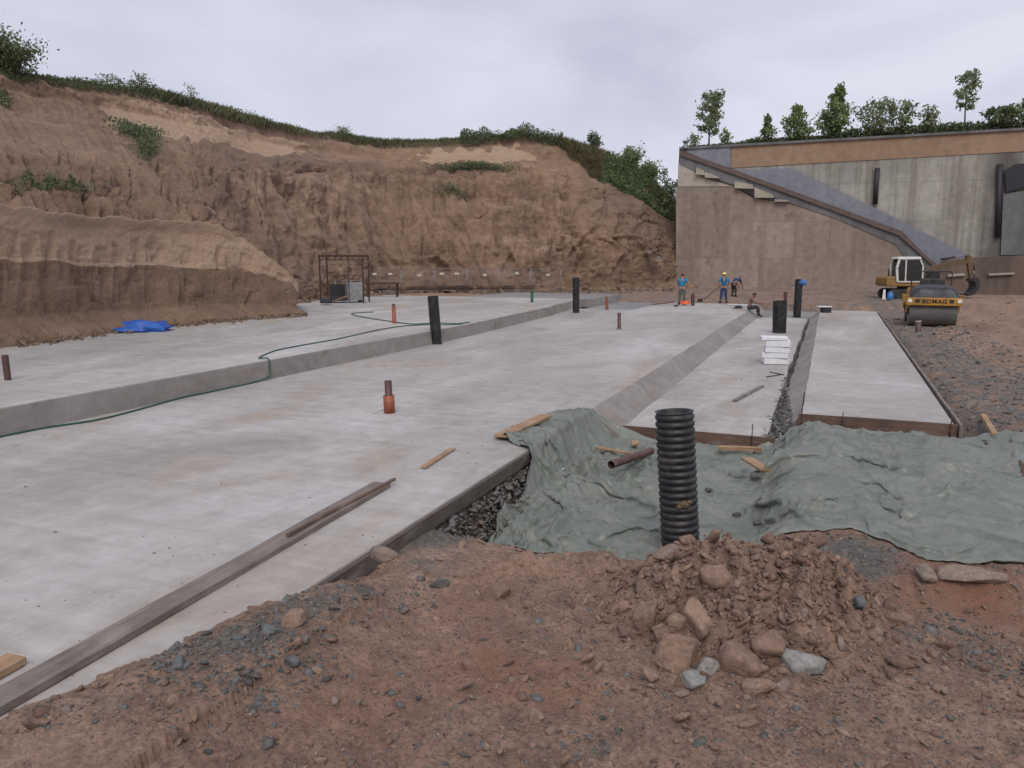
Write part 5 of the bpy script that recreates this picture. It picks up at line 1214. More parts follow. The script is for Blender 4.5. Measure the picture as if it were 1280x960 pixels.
# low scrub on the crest
Q = crest_pts(9000, -300, 330, 1.8, RNG); k = fbm(Q[:, 0] * 0.35, Q[:, 1] * 0.35, 0, 3, 620) > -0.15; Q = Q[k]; Q[:, 2] += RNG.uniform(0, 0.75, len(Q)) * (0.5 + np.clip(fbm(Q[:, 0] * 0.5, Q[:, 1] * 0.5, 0, 3, 630), -0.3, 1))
o = leaf_mesh('crest_scrub', Q, 0.07, 'leaf_dark', RNG.uniform(0, 1, len(Q))); struct(o, 'stuff'); o['label'] = 'low dark scrub along the left crest of the cliff'
Q = crest_pts(9000, 575, 705, 2.5, RNG); hm = np.interp(np.degrees(np.arctan2(Q[:, 0], Q[:, 1])), *[(-24, -22, -17, -14), (0.1, 1, 1, 0.2)]); Q[:, 2] += RNG.uniform(0, 1.1, len(Q)) * np.clip(0.6 + fbm(Q[:, 0] * 0.5, Q[:, 1] * 0.5, 0, 3, 640), 0.1, 1.2)
o = leaf_mesh('crest_scrub', Q, 0.10, 'leaf_dark', RNG.uniform(0, 0.8, len(Q))); struct(o, 'stuff'); o['label'] = 'dark scrub on the rounded centre of the far crest'
def cliff_at(px, v):
    j = int(np.argmin(np.abs(CLIFF_COLS - px))); i = int(np.clip(v / 6 * 259, 0, 259)); return CLIFF[i, j]
def face_pts(n, p0, p1, v0, v1, rg):
    j = rg.uniform(p0, p1, n); v = rg.uniform(v0, v1, n); jj = np.clip(np.searchsorted(CLIFF_COLS, j), 0, nc - 1); ii = np.clip((v / 6 * 259).astype(int), 0, 259); return CLIFF[ii, jj].copy(), j, v
Q, j, v = face_pts(19000, 700, 842, 4.0, 6.0, RNG); k = (v > np.interp(j, [700, 730, 770, 842], [5.7, 5.0, 4.5, 4.3]) + 0.35 * fbm(j / 12., v * 2, 0, 3, 650)); Q = Q[k]; j = j[k]
Q[:, 2] += RNG.uniform(0, 0.55, len(Q)) * (0.3 + sst(745, 775, j))
kk = (j < 752) & (RNG.uniform(size=len(j)) < 0.8); blades('dry_grass', Q[kk][:4000] - np.array([0, 0, 0.15]), RNG.uniform(0.3, 0.7, len(Q[kk][:4000])), 'dry_grass', 'yellowish dry grass on the shoulder of the far crest', 5)
o = leaf_mesh('slope_scrub', Q[~kk], 0.10, 'leaf_mid', RNG.uniform(0, 0.7, (~kk).sum())); struct(o, 'stuff'); o['label'] = 'green scrub running down the right shoulder of the cliff'
for (cx, cv, sx, sv, n, lab) in ((172, 4.15, 26, 0.22, 1300, 'weeds'), (183, 3.55, 14, 0.28, 600, 'weeds'), (592, 3.95, 40, 0.16, 2600, 'weeds'), (565, 2.6, 20, 0.1, 500, 'weeds'), (4, 4.7, 10, 0.2, 400, 'weeds'), (60, 1.5, 40, 0.15, 700, 'weeds')):
    jj = RNG.normal(cx, sx * 0.6, n); vv = RNG.normal(cv, sv * 0.6, n); ji = np.clip(np.searchsorted(CLIFF_COLS, jj), 0, nc - 1); ii = np.clip((vv / 6 * 259).astype(int), 0, 259)
    Q = CLIFF[ii, ji].copy(); Q[:, 2] += RNG.uniform(0, 0.4, n); d = EYE - Q; d[:, 2] = 0; d /= np.linalg.norm(d, axis=1)[:, None]; Q += d * RNG.uniform(0.0, 0.3, (n, 1))
    o = leaf_mesh('cliff_weeds', Q, 0.08, 'leaf_dark', RNG.uniform(0, 1, n)); struct(o, 'stuff'); o['label'] = 'patch of weeds clinging to the cliff face'
def crest_shrub(px, hh, rr, n, m, lab, seed, stems=5, name='shrub', back=1.2, size=0.11, lo=0.05):
    q = cliff_at(px, 6.0); d = q - EYE; d[2] = 0; d /= np.linalg.norm(d); b_ = q + d * back; b_[2] += 0.1
    return tree(name, b_, hh, rr, lo, n, m, lab, size, name, seed, 'oval', 8, None, stems, 0.05 * hh)
crest_shrub(8, 1.25, 1.6, 3200, 'leaf_dark', 'big dark bush on the crest at the left edge of the picture', 31, 7, 'bush', 0.6, 0.10)
crest_shrub(-45, 1.5, 1.8, 2500, 'leaf_dark', 'dark bush on the crest just beyond the left edge', 32, 7, 'bush', 0.6, 0.10)
crest_shrub(241, 1.0, 0.28, 170, 'leaf_mid', 'single tall weed standing up on the left crest', 33, 2, 'weed', 0.3, 0.07)
crest_shrub(743, 1.5, 0.55, 800, 'leaf_dark', 'small dark round bush on the shoulder of the far crest', 34, 4, 'bush', 1.0)
crest_shrub(176, 0.9, 0.5, 300, 'leaf_dark', 'dark tuft of weeds midway along the left crest', 35, 4, 'weed', 0.3, 0.07)
crest_shrub(430, 0.7, 0.6, 400, 'leaf_grey', 'low green tuft where the crest dips', 36, 5, 'weed', 0.5, 0.08)
crest_shrub(790, 1.3, 1.0, 1500, 'leaf_mid', 'green bush on the right shoulder of the cliff', 37, 6, 'bush', 0.3)
crest_shrub(815, 1.2, 0.9, 1300, 'leaf_mid', 'green bush at the right end of the cliff beside the wall', 38, 6, 'bush', 0.3)
for px, py, dd, h_, r_, lab, sd_ in ((838, 262, 69, 3.4, 0.8, 'thin pale tree behind the gap between cliff and wall', 41), (846, 300, 66, 4.2, 0.6, 'slender shrub growing at the left corner of the wall', 42)):
    c = at(px, py, dd); b_ = c.copy(); tree('young_tree', b_, h_, r_, 0.1, 900, 'leaf_grey', lab, 0.13, 'tree', sd_, 'oval', 12, None, 2, 0.06)

# ------------------------------------------------------------------ steel frame, bin, fence at the far left
G0 = gp(432, 378, 0.4)
fr = thing('steel_gantry', 'rusty open steel frame standing around the grey bin on the far slab', 'gantry', (G0[0], G0[1], 0.4), YAW)
wf, df, hf_ = 1.05, 0.75, 2.35
for sx in (-1, 1):
    for sy in (-1, 1): MB().box((sx * wf, sy * df, hf_ / 2), (0.07, 0.07, hf_), None, 1, 0.008).build('post', 'rust_steel', fr)
for sy in (-1, 1):
    MB().box((0, sy * df, hf_ - 0.05), (2 * wf - 0.07, 0.06, 0.10)).build('top_beam', 'rust_steel', fr); MB().box((0, sy * df, hf_ - 0.24), (2 * wf - 0.07, 0.04, 0.04)).build('lower_rail', 'rust_steel', fr)
    for k in range(7): MB().tube([(-wf + 0.05 + k * 0.3, sy * df, hf_ - 0.23), (-wf + 0.2 + k * 0.3, sy * df, hf_ - 0.1)], 0.012, 5).build('lattice', 'rust_steel', fr)
for sx in (-1, 1): MB().box((sx * wf, 0, hf_ - 0.06), (0.06, 2 * df - 0.07, 0.08)).build('side_beam', 'rust_steel', fr)
MB().box((0.35, -df, hf_ / 2 - 0.05), (0.04, 0.04, hf_ - 0.3)).build('brace', 'rust_steel', fr)
bn = thing('mixing_bin', 'grey steel bin with dark open side inside the steel frame', 'bin', (G0[0] + 0.12, G0[1] - 0.02, 0.4), YAW + 0.35)
mb = MB(); mb.box((0.35, 0, 0.55), (0.75, 0.9, 0.86), None, 1.0, 0.02); mb.build('tank', 'bin_grey', bn)
mb = MB(); mb.box((-0.42, 0.42, 0.5), (0.75, 0.04, 0.8)); mb.box((-0.42, -0.42, 0.22), (0.75, 0.04, 0.24)); mb.box((-0.42, 0, 0.12), (0.75, 0.8, 0.04)); mb.build('open_tray', 'dark_steel', bn)
for x in (-0.7, 0.65):
    for y in (-0.35, 0.35): MB().box((x, y, 0.06), (0.1, 0.1, 0.12)).build('foot', 'dark_steel', bn)
plank('timber_plank', gp(417, 377, 0.62), gp(433, 371, 0.9), 0.12, 0.04, 'fresh_wood', 'yellowish board leaning in the dark open side of the grey bin')
g = gp(408, 381, 0.4)
blob('grout_bag', 'dark_cloth', (g[0], g[1], 0.5), 0.32, 0.25, 0.2, 'dark sack on the slab left of the grey bin', 'sack', 0.3, 2, 21, True)
# sign and low rail left of the frame
g = gp(379, 372, 0.42); gs = thing('sign_board', 'small white notice board on a post at the corner of the earth bench', 'sign', g + np.array([0, 2.0, 0]), YAW)
MB().box((0, 0, 0.6), (0.05, 0.05, 1.3)).build('post', 'rust_steel', gs); MB().box((0, -0.045, 0.78), (0.34, 0.03, 0.42), None, 1, 0.006).build('board', 'white_paint', gs)
for k in range(3): MB().box((0, -0.064, 0.88 - 0.09 * k), (0.22 - 0.05 * (k == 2), 0.006, 0.02)).build('text_line', 'letter_black', gs)
ra = gp(392, 375, 0.42) + np.array([0, 3, 0]); rl = thing('barrier_rail', 'low grey tube railing left of the steel frame', 'railing', ra, YAW)
for z in (0.45, 0.95): MB().tube([(-0.7, 0, z), (0.9, 0, z)], 0.022, 7).build('rail', 'galv_steel', rl, smooth=True)
for x in (-0.6, 0.3, 0.85): MB().tube([(x, 0, -0.1), (x, 0, 1.0)], 0.025, 7).build('post', 'galv_steel', rl, smooth=True)
# mesh fence panels
FA = at(459, 363, 51.0); FB = at(702, 362, 53.0); FA[2] = FB[2] = 0.32; FA = Vector(FA); FB = Vector(FB)
npan = 6; dv = (FB - FA) / npan; fang = math.atan2(dv.y, dv.x); pl = dv.length
ordn = ('leftmost', 'second', 'third', 'fourth', 'fifth', 'rightmost')
for i in range(npan):
    rt0 = thing('fence_panel', f'{ordn[i]} of the six wire mesh fence panels before the far cliff' if i in (0, 5) else f'{ordn[i]} wire mesh fence panel from the left before the far cliff', 'fence panel', FA + dv * i, fang + (0.05 if i % 2 else -0.04), 'mesh fence panels')
    hh = 1.62
    for x in (0.04, pl - 0.04): MB().tube([(x, 0, -0.15), (x, 0, hh)], 0.019, 7).build('post', 'galv_steel', rt0, smooth=True)
    for z in (0.18, hh - 0.03): MB().tube([(0.04, 0, z), (pl - 0.04, 0, z)], 0.022, 6).build('rail', 'galv_steel', rt0, smooth=True)
    mb = MB()
    for k in range(1, 15): mb.tube([(0.04 + (pl - 0.08) * k / 15, 0.012, 0.18), (0.04 + (pl - 0.08) * k / 15, 0.012, hh - 0.03)], 0.006, 4, False)
    for k in range(1, 8): mb.tube([(0.04, -0.004, 0.18 + 1.4 * k / 8), (pl - 0.04, -0.004, 0.18 + 1.4 * k / 8)], 0.005, 4, False)
    mb.build('wire_mesh', 'galv_steel', rt0)
    for x in ((0.5, 1.5) if i in (0, 2) else (1.2,)): MB().box((x, -0.03, hh - 0.33 - 0.1 * (i % 2)), (0.26, 0.01, 0.12)).build('tag_plate', 'white_paint', rt0)
for px, lab in ((489, 'dark steel trestle behind the bin, in front of the mesh fence'),):
    g = gp(px, 371, 0.4); tr = thing('steel_trestle', lab, 'trestle', g, YAW)
    MB().box((-0.5, 0, 0.78), (1.9, 0.7, 0.08)).build('top', 'rust_steel', tr)
    for x in (-1.3, 0.35):
        for y in (-0.28, 0.28): MB().box((x, y, 0.37), (0.07, 0.07, 0.74)).build('leg', 'rust_steel', tr)

# ------------------------------------------------------------------ people
def skin_obj(name, m, parent, verts, edges, radii, root=0, sub=2):
    me = bpy.data.meshes.new(name); me.from_pydata(verts, edges, []); o = bpy.data.objects.new(name, me); COL.objects.link(o)
    sk = o.modifiers.new('Skin', 'SKIN'); sk.use_smooth_shade = True
    if not me.skin_vertices: me.attributes  # layer is made by the modifier
    for i, r_ in enumerate(radii):
        sv = me.skin_vertices[0].data[i]; sv.radius = (r_, r_) if not isinstance(r_, tuple) else r_; sv.use_root = (i == root)
    ss = o.modifiers.new('Subdivision', 'SUBSURF'); ss.levels = sub; ss.render_levels = sub
    me.materials.append(MATS[m]); o.parent = parent; return o
def person(label, loc, rz, J, shirt, trousers, hair='hair_dark', helmet=None, skin='skin', bare=False, straps=False, boots='boot_black', tall=1.0):
    root = thing('person', label, 'person', loc, rz); root.scale = (tall,) * 3
    g = lambda k: Vector(J[k])
    sp = g('pelvis').lerp(g('chest'), 0.5)
    names = ['pelvis', 'belly', 'chest', 'neck', 'head', 'crown', 'nose']
    hd = g('head'); face = Vector(J.get('face', (0, 1, 0))).normalized(); upv = (hd - g('neck')).normalized()
    V = [g('pelvis'), sp, g('chest'), g('neck'), hd - upv * 0.03 + face * 0.015, hd + upv * 0.09, hd + face * 0.112 - upv * 0.01]
    Rr = [(0.15, 0.11), (0.14, 0.10), (0.165, 0.11), 0.058, 0.085, 0.07, 0.014]
    E = [(0, 1), (1, 2), (2, 3), (3, 4), (4, 5), (4, 6)]
    def add(par, p, r_): V.append(Vector(p)); Rr.append(r_); E.append((par, len(V) - 1)); return len(V) - 1
    right = (upv.cross(face)).normalized()
    for sgn in (-1, 1): add(4, hd + right * sgn * 0.092, 0.016)          # ears
    for s in ('L', 'R'):
        a = add(2, g('sh' + s), 0.075); b_ = add(a, g('el' + s), 0.05); c = add(b_, g('wr' + s), 0.034)
        h = add(0, g('hip' + s), 0.10); k = add(h, g('kn' + s), 0.066); an = add(k, g('an' + s), 0.045)
        add(an, g('an' + s) + Vector(J.get('toe' + s, (0, 0.16, -0.06))), 0.035)
    body = skin_obj('body', skin, root, [v[:] for v in V], E, Rr)
    # hands: palm and five fingers
    for s in ('L', 'R'):
        w_ = g('wr' + s); d = (w_ - g('el' + s)).normalized(); sd_ = d.cross(Vector((0, 1, 0.3))).normalized(); nn = sd_.cross(d)
        mb = MB(); mb.tube([w_ - d * 0.02, w_ + d * 0.04, w_ + d * 0.095], [0.03, 0.042, 0.036], 8)
        for k in range(4):
            p = w_ + d * 0.085 + sd_ * (k - 1.5) * 0.02; L_ = (0.065, 0.078, 0.072, 0.055)[k]
            mb.tube([p, p + d * L_ * 0.5, p + d * L_ * 0.8 + nn * 0.03, p + d * L_ * 0.75 + nn * 0.05], [0.010, 0.0095, 0.009, 0.007], 6)
        p = w_ + d * 0.03 + sd_ * 0.035; mb.tube([p, p + sd_ * 0.025 + d * 0.025, p + sd_ * 0.03 + d * 0.06 + nn * 0.02], [0.013, 0.011, 0.008], 6)
        mb.build('hand', skin, root, smooth=True)
    if not bare:
        V2 = [g('pelvis') + (sp - g('pelvis')) * 0.1, sp, g('chest'), g('chest').lerp(g('neck'), 0.75)]; R2 = [(0.172, 0.13), (0.165, 0.125), (0.19, 0.13), 0.075]; E2 = [(0, 1), (1, 2), (2, 3)]
        for s in ('L', 'R'):
            V2.append(g('sh' + s)); R2.append(0.095); E2.append((2, len(V2) - 1)); V2.append(g('sh' + s).lerp(g('el' + s), 0.9)); R2.append(0.072); E2.append((len(V2) - 2, len(V2) - 1))
        skin_obj('shirt', shirt, root, [v[:] for v in V2], E2, R2)
    V3 = [g('pelvis') + (sp - g('pelvis')) * 0.15, g('pelvis')]; R3 = [(0.165, 0.125), (0.165, 0.125)]; E3 = [(0, 1)]
    for s in ('L', 'R'):
        V3.append(g('hip' + s)); R3.append(0.115); E3.append((1, len(V3) - 1)); V3.append(g('kn' + s)); R3.append(0.085); E3.append((len(V3) - 2, len(V3) - 1))
        V3.append(g('kn' + s).lerp(g('an' + s), 0.75)); R3.append(0.078); E3.append((len(V3) - 2, len(V3) - 1))
    skin_obj('trousers', trousers, root, [v[:] for v in V3], E3, R3, 1)
    for s in ('L', 'R'):
        a_ = g('an' + s); t_ = Vector(J.get('toe' + s, (0, 0.16, -0.06)))
        skin_obj('boot', boots, root, [(a_ + (g('kn' + s) - a_) * 0.3)[:], (a_ - Vector((0, 0, 0.02)))[:], (a_ + t_ * 0.55)[:], (a_ + t_ * 1.1)[:]], [(0, 1), (1, 2), (2, 3)], [0.068, 0.06, 0.05, 0.042], 0)
    if straps:
        for sgn in (-1, 1): MB().tube(smooth_path([g('belly_b') + Vector((sgn * 0.05, 0, 0)), g('chest') + Vector((sgn * 0.09, -0.15, 0.02)), g('chest') + Vector((sgn * 0.11, -0.07, 0.17))], 6), 0.022, 6).build('strap', trousers, root, smooth=True)
    M = Matrix.Translation(hd + upv * 0.035 - face * 0.012)
    if helmet:
        hm = MB().lathe([(0.16, 0.0), (0.125, 0.012), (0.122, 0.05), (0.10, 0.105), (0.06, 0.135), (0.001, 0.145)], 18).build('helmet', helmet, root, smooth=True)
        hm.matrix_local = M @ upv.to_track_quat('Z', 'Y').to_matrix().to_4x4()
    else:
        Vh, Fh = ICO2; Q = Vh * np.array([0.098, 0.105, 0.088]); keep = Q[:, 2] > -0.05
        Q[:, 2] = np.maximum(Q[:, 2], -0.035); Q[:, 1] = np.where(Q[:, 2] < 0.0, np.minimum(Q[:, 1], 0.02), Q[:, 1])
        hm = npmesh('hair', Q, Fh, hair); hm.parent = root; hm.matrix_local = M @ Matrix.Rotation(math.atan2(-face.x, face.y), 4, 'Z') 
    return root
STAND = dict(pelvis=(0, 0, 0.95), chest=(0, 0.0, 1.33), neck=(0, 0.0, 1.50), head=(0, 0.02, 1.63), shL=(-0.19, 0, 1.43), shR=(0.19, 0, 1.43), elL=(-0.27, -0.02, 1.15), elR=(0.27, -0.02, 1.15), wrL=(-0.28, 0.12, 0.93), wrR=(0.28, 0.12, 0.93),
    hipL=(-0.10, 0, 0.90), hipR=(0.10, 0, 0.90), knL=(-0.12, 0.03, 0.5), knR=(0.12, 0.03, 0.5), anL=(-0.13, -0.02, 0.09), anR=(0.13, -0.02, 0.09), belly_b=(0, -0.14, 1.05))
J1 = dict(STAND); J1.update(elR=(0.36, -0.14, 1.22), wrR=(0.22, 0.04, 1.02), elL=(-0.25, 0.1, 1.17), wrL=(-0.12, 0.3, 1.02), knL=(-0.13, 0.08, 0.5), anL=(-0.16, 0.04, 0.09))
g = gp(852, 381.5, 0.0)
person('worker in blue shirt and grey trousers, hand on hip, left of the group', g, YAW - 0.35, J1, 'shirt_blue', 'grey_cloth')
J2 = dict(STAND); J2.update(elL=(-0.30, 0.0, 1.17), wrL=(-0.34, 0.05, 0.92), elR=(0.32, 0.03, 1.17), wrR=(0.16, 0.2, 1.0), anL=(-0.18, 0, 0.09), anR=(0.18, 0, 0.09))
g2 = gp(904, 379.5, 0.0)
person('worker in pale yellow helmet, blue shirt and navy overalls seen from behind', g2, YAW * 0.3, J2, 'shirt_blue', 'navy_cloth', helmet='helmet_yellow', straps=True)
J3 = dict(STAND); J3.update(pelvis=(0, -0.1, 0.85), chest=(0, 0.22, 1.08), neck=(0, 0.38, 1.15), head=(0, 0.5, 1.2), face=(0, 0.8, -0.6), shL=(-0.19, 0.26, 1.12), shR=(0.19, 0.26, 1.12), elL=(-0.2, 0.45, 0.85), elR=(0.2, 0.45, 0.85), wrL=(-0.15, 0.6, 0.62), wrR=(0.15, 0.6, 0.62),
    hipL=(-0.1, -0.1, 0.82), hipR=(0.1, -0.1, 0.82), knL=(-0.12, 0.03, 0.46), knR=(0.12, 0.03, 0.46))
g3 = at(917, 373, 51.5); g3[2] = float(ground_h(g3[0], g3[1]))
person('worker in navy jacket bending down behind the helmeted worker', g3, YAW - 1.0, J3, 'navy_cloth', 'dark_cloth')
J4 = dict(STAND); J4.update(pelvis=(0, 0, 0.13), chest=(0, 0.12, 0.48), neck=(0, 0.2, 0.63), head=(0, 0.27, 0.75), face=(0, 0.9, -0.35), shL=(-0.19, 0.14, 0.58), shR=(0.19, 0.14, 0.58), elL=(-0.24, 0.34, 0.38), elR=(0.24, 0.34, 0.38), wrL=(-0.14, 0.58, 0.34), wrR=(0.14, 0.58, 0.34),
    hipL=(-0.1, 0.05, 0.12), hipR=(0.1, 0.05, 0.12), knL=(-0.15, 0.45, 0.18), knR=(0.15, 0.47, 0.16), anL=(-0.15, 0.5, -0.24), anR=(0.15, 0.54, -0.24))
person('shirtless worker with dark hair sitting on the slab edge facing right', (SLAB_E - 0.02, 40.3, 0.02), -PI / 2 + 0.1, J4, 'dark_cloth', 'dark_cloth', skin='tan_skin', bare=True)
# shovel held by the helmeted worker
c = math.cos(YAW * 0.3); s_ = math.sin(YAW * 0.3); hp = Vector((g2[0] + c * -0.36 - s_ * 0.12, g2[1] + s_ * -0.36 + c * 0.12, 0.86))
tip = Vector(gp(875, 378, 0.02)); d = (tip - hp).normalized(); sh = thing('shovel', 'long-handled flat shovel held out to the left by the helmeted worker', 'shovel', tip)
MB().tube([hp - d * 0.35 - tip, tip - d * 0.3 - tip], 0.02, 8).build('handle', 'rust_steel', sh, smooth=True)
MB().box((0, 0, 0.10), (0.30, 0.07, 0.24), rotz(YAW), 1.0, 0.02).build('blade', 'dark_steel', sh)
# clutter beside the workers
g = gp(856, 382, 0.0); blob('orange_bundle', 'bright_orange', (g[0], g[1], 0.1), 0.26, 0.2, 0.16, 'small bright orange bundle on the slab beside the workers', 'bundle', 0.3, 2, 33, True)
g = gp(845, 384, 0.0); blob('dark_glove', 'dark_cloth', (g[0], g[1], 0.05), 0.13, 0.1, 0.08, 'little dark lump left of the orange bundle', 'glove', 0.4, 2, 34, True)
g = gp(923, 386, 0.0); blob('tool_bag', 'dark_cloth', (g[0], g[1], 0.05), 0.2, 0.14, 0.12, 'dark tool bag at the slab edge behind the sitting worker', 'bag', 0.4, 2, 35, True)
plank('timber_plank', gp(910, 381, 0.01), gp(938, 382, 0.01), 0.15, 0.05, 'foam_white', 'pale board by the slab edge behind the sitting worker')
plank('timber_plank', gp(815, 381, 0.01), gp(842, 378, 0.01), 0.12, 0.04, 'brown_wood', 'brown board at the far end of the slab left of the workers')
plank('timber_plank', gp(915, 386, 0.01), gp(928, 386.5, 0.01), 0.06, 0.03, 'dark_wood', 'short dark batten at the slab edge below the pale board', 'batten')

# ------------------------------------------------------------------ road roller
g = ground_hit(1165, 409)
RO = thing('road_roller', 'yellow road roller with steel drum and black covered engine hood', 'road roller', (g[0], g[1], float(ground_h(g[0], g[1])) + 0.01), -0.035)
def drum(y, name):
    M = Matrix.Translation((0, y, 0.56)) @ Matrix.Rotation(PI / 2, 4, 'Y')
    mb = MB().lathe([(0.001, -0.80), (0.40, -0.80), (0.44, -0.83), (0.545, -0.83), (0.56, -0.815), (0.56, 0.815), (0.545, 0.83), (0.44, 0.83), (0.40, 0.80), (0.001, 0.80)], 48, M); o = mb.build(name, 'drum_steel', RO, smooth=True)
    o.data.set_sharp_from_angle(angle=R(35)); hb = MB().lathe([(0.001, -0.86), (0.13, -0.86), (0.13, -0.80)], 14, M); hb.lathe([(0.13, 0.80), (0.13, 0.86), (0.001, 0.86)], 14, M); hb.build('hub', 'dark_steel', o, smooth=True)
drum(0.58, 'front_drum'); drum(3.05, 'rear_drum')
mb = MB(); mb.box((0, -0.08, 0.98), (1.90, 0.16, 0.30), None, 1, 0.03); fbm_ = mb.build('front_beam', 'yellow_paint', RO)
for sx in (-1, 1):
    MB().box((sx * 0.905, 0.62, 0.98), (0.09, 1.22, 0.28), None, 1, 0.02).build('side_frame', 'yellow_paint', RO)
    MB().box((sx * 0.9, 0.58, 0.70), (0.07, 0.34, 0.32), None, 1, 0.02).build('drum_bracket', 'yellow_paint', RO)
    MB().box((sx * 0.905, 3.0, 0.98), (0.09, 1.5, 0.28), None, 1, 0.02).build('side_frame', 'yellow_paint', RO)
    MB().box((sx * 0.9, 3.05, 0.70), (0.07, 0.34, 0.32), None, 1, 0.02).build('drum_bracket', 'yellow_paint', RO)
    for k, x in enumerate((0.85, 0.58)): MB().box((sx * x, -0.175, 1.01), (0.15, 0.03, 0.13), None, 1, 0.01).build('headlight', 'dark_steel' if k else 'lamp_white', RO)
    MB().box((sx * 0.93, -0.1, 1.2), (0.12, 0.1, 0.12), None, 1, 0.02).build('indicator', 'ochre_paint', RO)
MB().box((0, 1.82, 0.95), (0.9, 0.9, 0.5), None, 1, 0.05).build('articulation', 'dark_steel', RO)
MB().box((0, 3.1, 1.22), (1.6, 1.7, 0.35), None, 0.95, 0.06).build('rear_body', 'yellow_paint', RO)
# cloth-covered hood
nx, ny = 46, 36; U, W_ = np.meshgrid(np.linspace(-1, 1, nx), np.linspace(-1, 1, ny))
X = U * 0.88; Y = 0.75 + W_ * 0.80
prof_ = np.minimum(1, (1 - np.abs(U) ** 7)) * (1 - np.abs(W_) ** 8)
Zc = 1.10 + 0.50 * prof_ * (0.86 + 0.14 * (W_ + 1) / 2) + 0.035 * fbm(X * 2.2, Y * 2.2, 0, 4, 700) + 0.03 * ridged(X * 1.6, Y * 3, 0, 3, 710)
o = npmesh('hood_cover', np.stack([X, Y, Zc], -1).reshape(-1, 3), gridf(ny, nx), 'black_sheet'); o.parent = RO
MB().box((0, 0.75, 1.02), (1.66, 1.4, 0.36), None, 1, 0.03).build('hood', 'ochre_paint', RO)
MB().box((0.05, 2.3, 1.55), (1.0, 0.45, 0.55), None, 0.85, 0.06).build('console', 'dark_steel', RO)
MB().box((0.1, 2.95, 1.62), (0.6, 0.5, 0.14), None, 1, 0.05).build('seat', 'black_rubber', RO); MB().box((0.1, 3.2, 1.88), (0.6, 0.13, 0.5), None, 0.9, 0.05).build('seat_back', 'black_rubber', RO)
M = Matrix.Translation((0.05, 2.2, 1.92)) @ Matrix.Rotation(R(-35), 4, 'X'); mb = MB()
mb.tube([M @ Vector((0.2 * math.cos(a_ * PI / 10), 0.2 * math.sin(a_ * PI / 10), 0)) for a_ in range(21)], 0.02, 6, False); mb.tube([M @ Vector((0, 0, 0)), M @ Vector((0, 0, -0.25))], 0.03, 6); mb.build('steering_wheel', 'black_rubber', RO, smooth=True)
for sx in (-1, 1): MB().tube(smooth_path([(sx * 0.72, 2.05, 1.15), (sx * 0.72, 2.05, 2.0), (sx * 0.6, 2.05, 2.1), (0.0, 2.05, 2.1)], 5), 0.025, 7).build('handrail', 'dark_steel', RO, smooth=True)
fc = bpy.data.curves.new('lettering', 'FONT'); fc.body = 'BOMAG'; fc.size = 0.22; fc.align_x = 'CENTER'; fc.align_y = 'CENTER'; fc.extrude = 0.004; fc.space_character = 1.15; fc.offset = 0.006
to = bpy.data.objects.new('lettering_tmp', fc); COL.objects.link(to); bpy.context.view_layer.update()
lm = bpy.data.meshes.new_from_object(to.evaluated_get(bpy.context.evaluated_depsgraph_get())); bpy.data.objects.remove(to)
lo = bpy.data.objects.new('lettering', lm); COL.objects.link(lo); lm.materials.clear(); lm.materials.append(MATS['letter_black']); lo.parent = RO; lo.location = (0.0, -0.166, 0.985); lo.rotation_euler = (PI / 2, 0, 0)

# ------------------------------------------------------------------ excavator
g = gp(1131, 378, 0.0); ez = float(ground_h(g[0], g[1]))
EX = thing('excavator', 'ochre excavator with white cab, boom folded down to the right', 'excavator', (g[0], g[1] + 0.6, ez), YAW - 0.06); EX.scale = (0.90, 0.90, 0.90)
for sy in (-1, 1):
    mb = MB(); pts = []
    for k in range(11): a_ = PI / 2 + PI * k / 10; pts.append((-1.05 + 0.33 * math.cos(a_), 0.35 + 0.33 * math.sin(a_)))
    for k in range(11): a_ = -PI / 2 + PI * k / 10; pts.append((1.05 + 0.33 * math.cos(a_), 0.35 + 0.33 * math.sin(a_)))
    mb.prism(pts, 'y', sy * 0.8 - 0.2, sy * 0.8 + 0.2); o = mb.build('track', 'black_rubber', EX)
    for x in (-1.0, -0.5, 0.0, 0.5, 1.0): MB().lathe([(0.001, -0.215), (0.17, -0.215), (0.17, 0.215), (0.001, 0.215)], 14, Matrix.Translation((x, sy * 0.8, 0.3)) @ Matrix.Rotation(PI / 2, 4, 'X')).build('road_wheel', 'dark_steel', o, smooth=False)
MB().lathe([(0.001, 0.6), (0.5, 0.6), (0.5, 0.82), (0.001, 0.82)], 20).build('turntable', 'dark_steel', EX)
mb = MB(); mb.prism([(-1.55, 0.85), (-1.62, 1.0), (-1.6, 1.42), (-1.45, 1.5), (-0.2, 1.5), (-0.1, 1.2), (0.9, 1.15), (0.95, 0.85)], 'y', -0.95, 0.95); o = mb.build('engine_body', 'ochre_paint', EX)
bv = o.modifiers.new('round', 'BEVEL'); bv.width = 0.06; bv.segments = 3; bv.limit_method = 'ANGLE'
cb = MB()
cab_pts = [(-0.95, 1.16), (-1.05, 2.05), (-0.92, 2.62), (0.36, 2.64), (0.60, 2.2), (0.62, 1.16)]
def fr_(a_, b_, y0, y1, w_=0.09):
    a_ = Vector((a_[0], 0, a_[1])); b_ = Vector((b_[0], 0, b_[1])); d = (b_ - a_); L_ = d.length; X = d.normalized(); Z = Vector((0, 1, 0)).cross(X)*-1
    rot = Matrix((X, Vector((0, 1, 0)), X.cross(Vector((0, 1, 0))))).transposed(); cb.box(((a_ + b_) / 2 + Vector((0, (y0 + y1) / 2, 0))), (L_, y1 - y0, w_), rot, 1, 0.015)
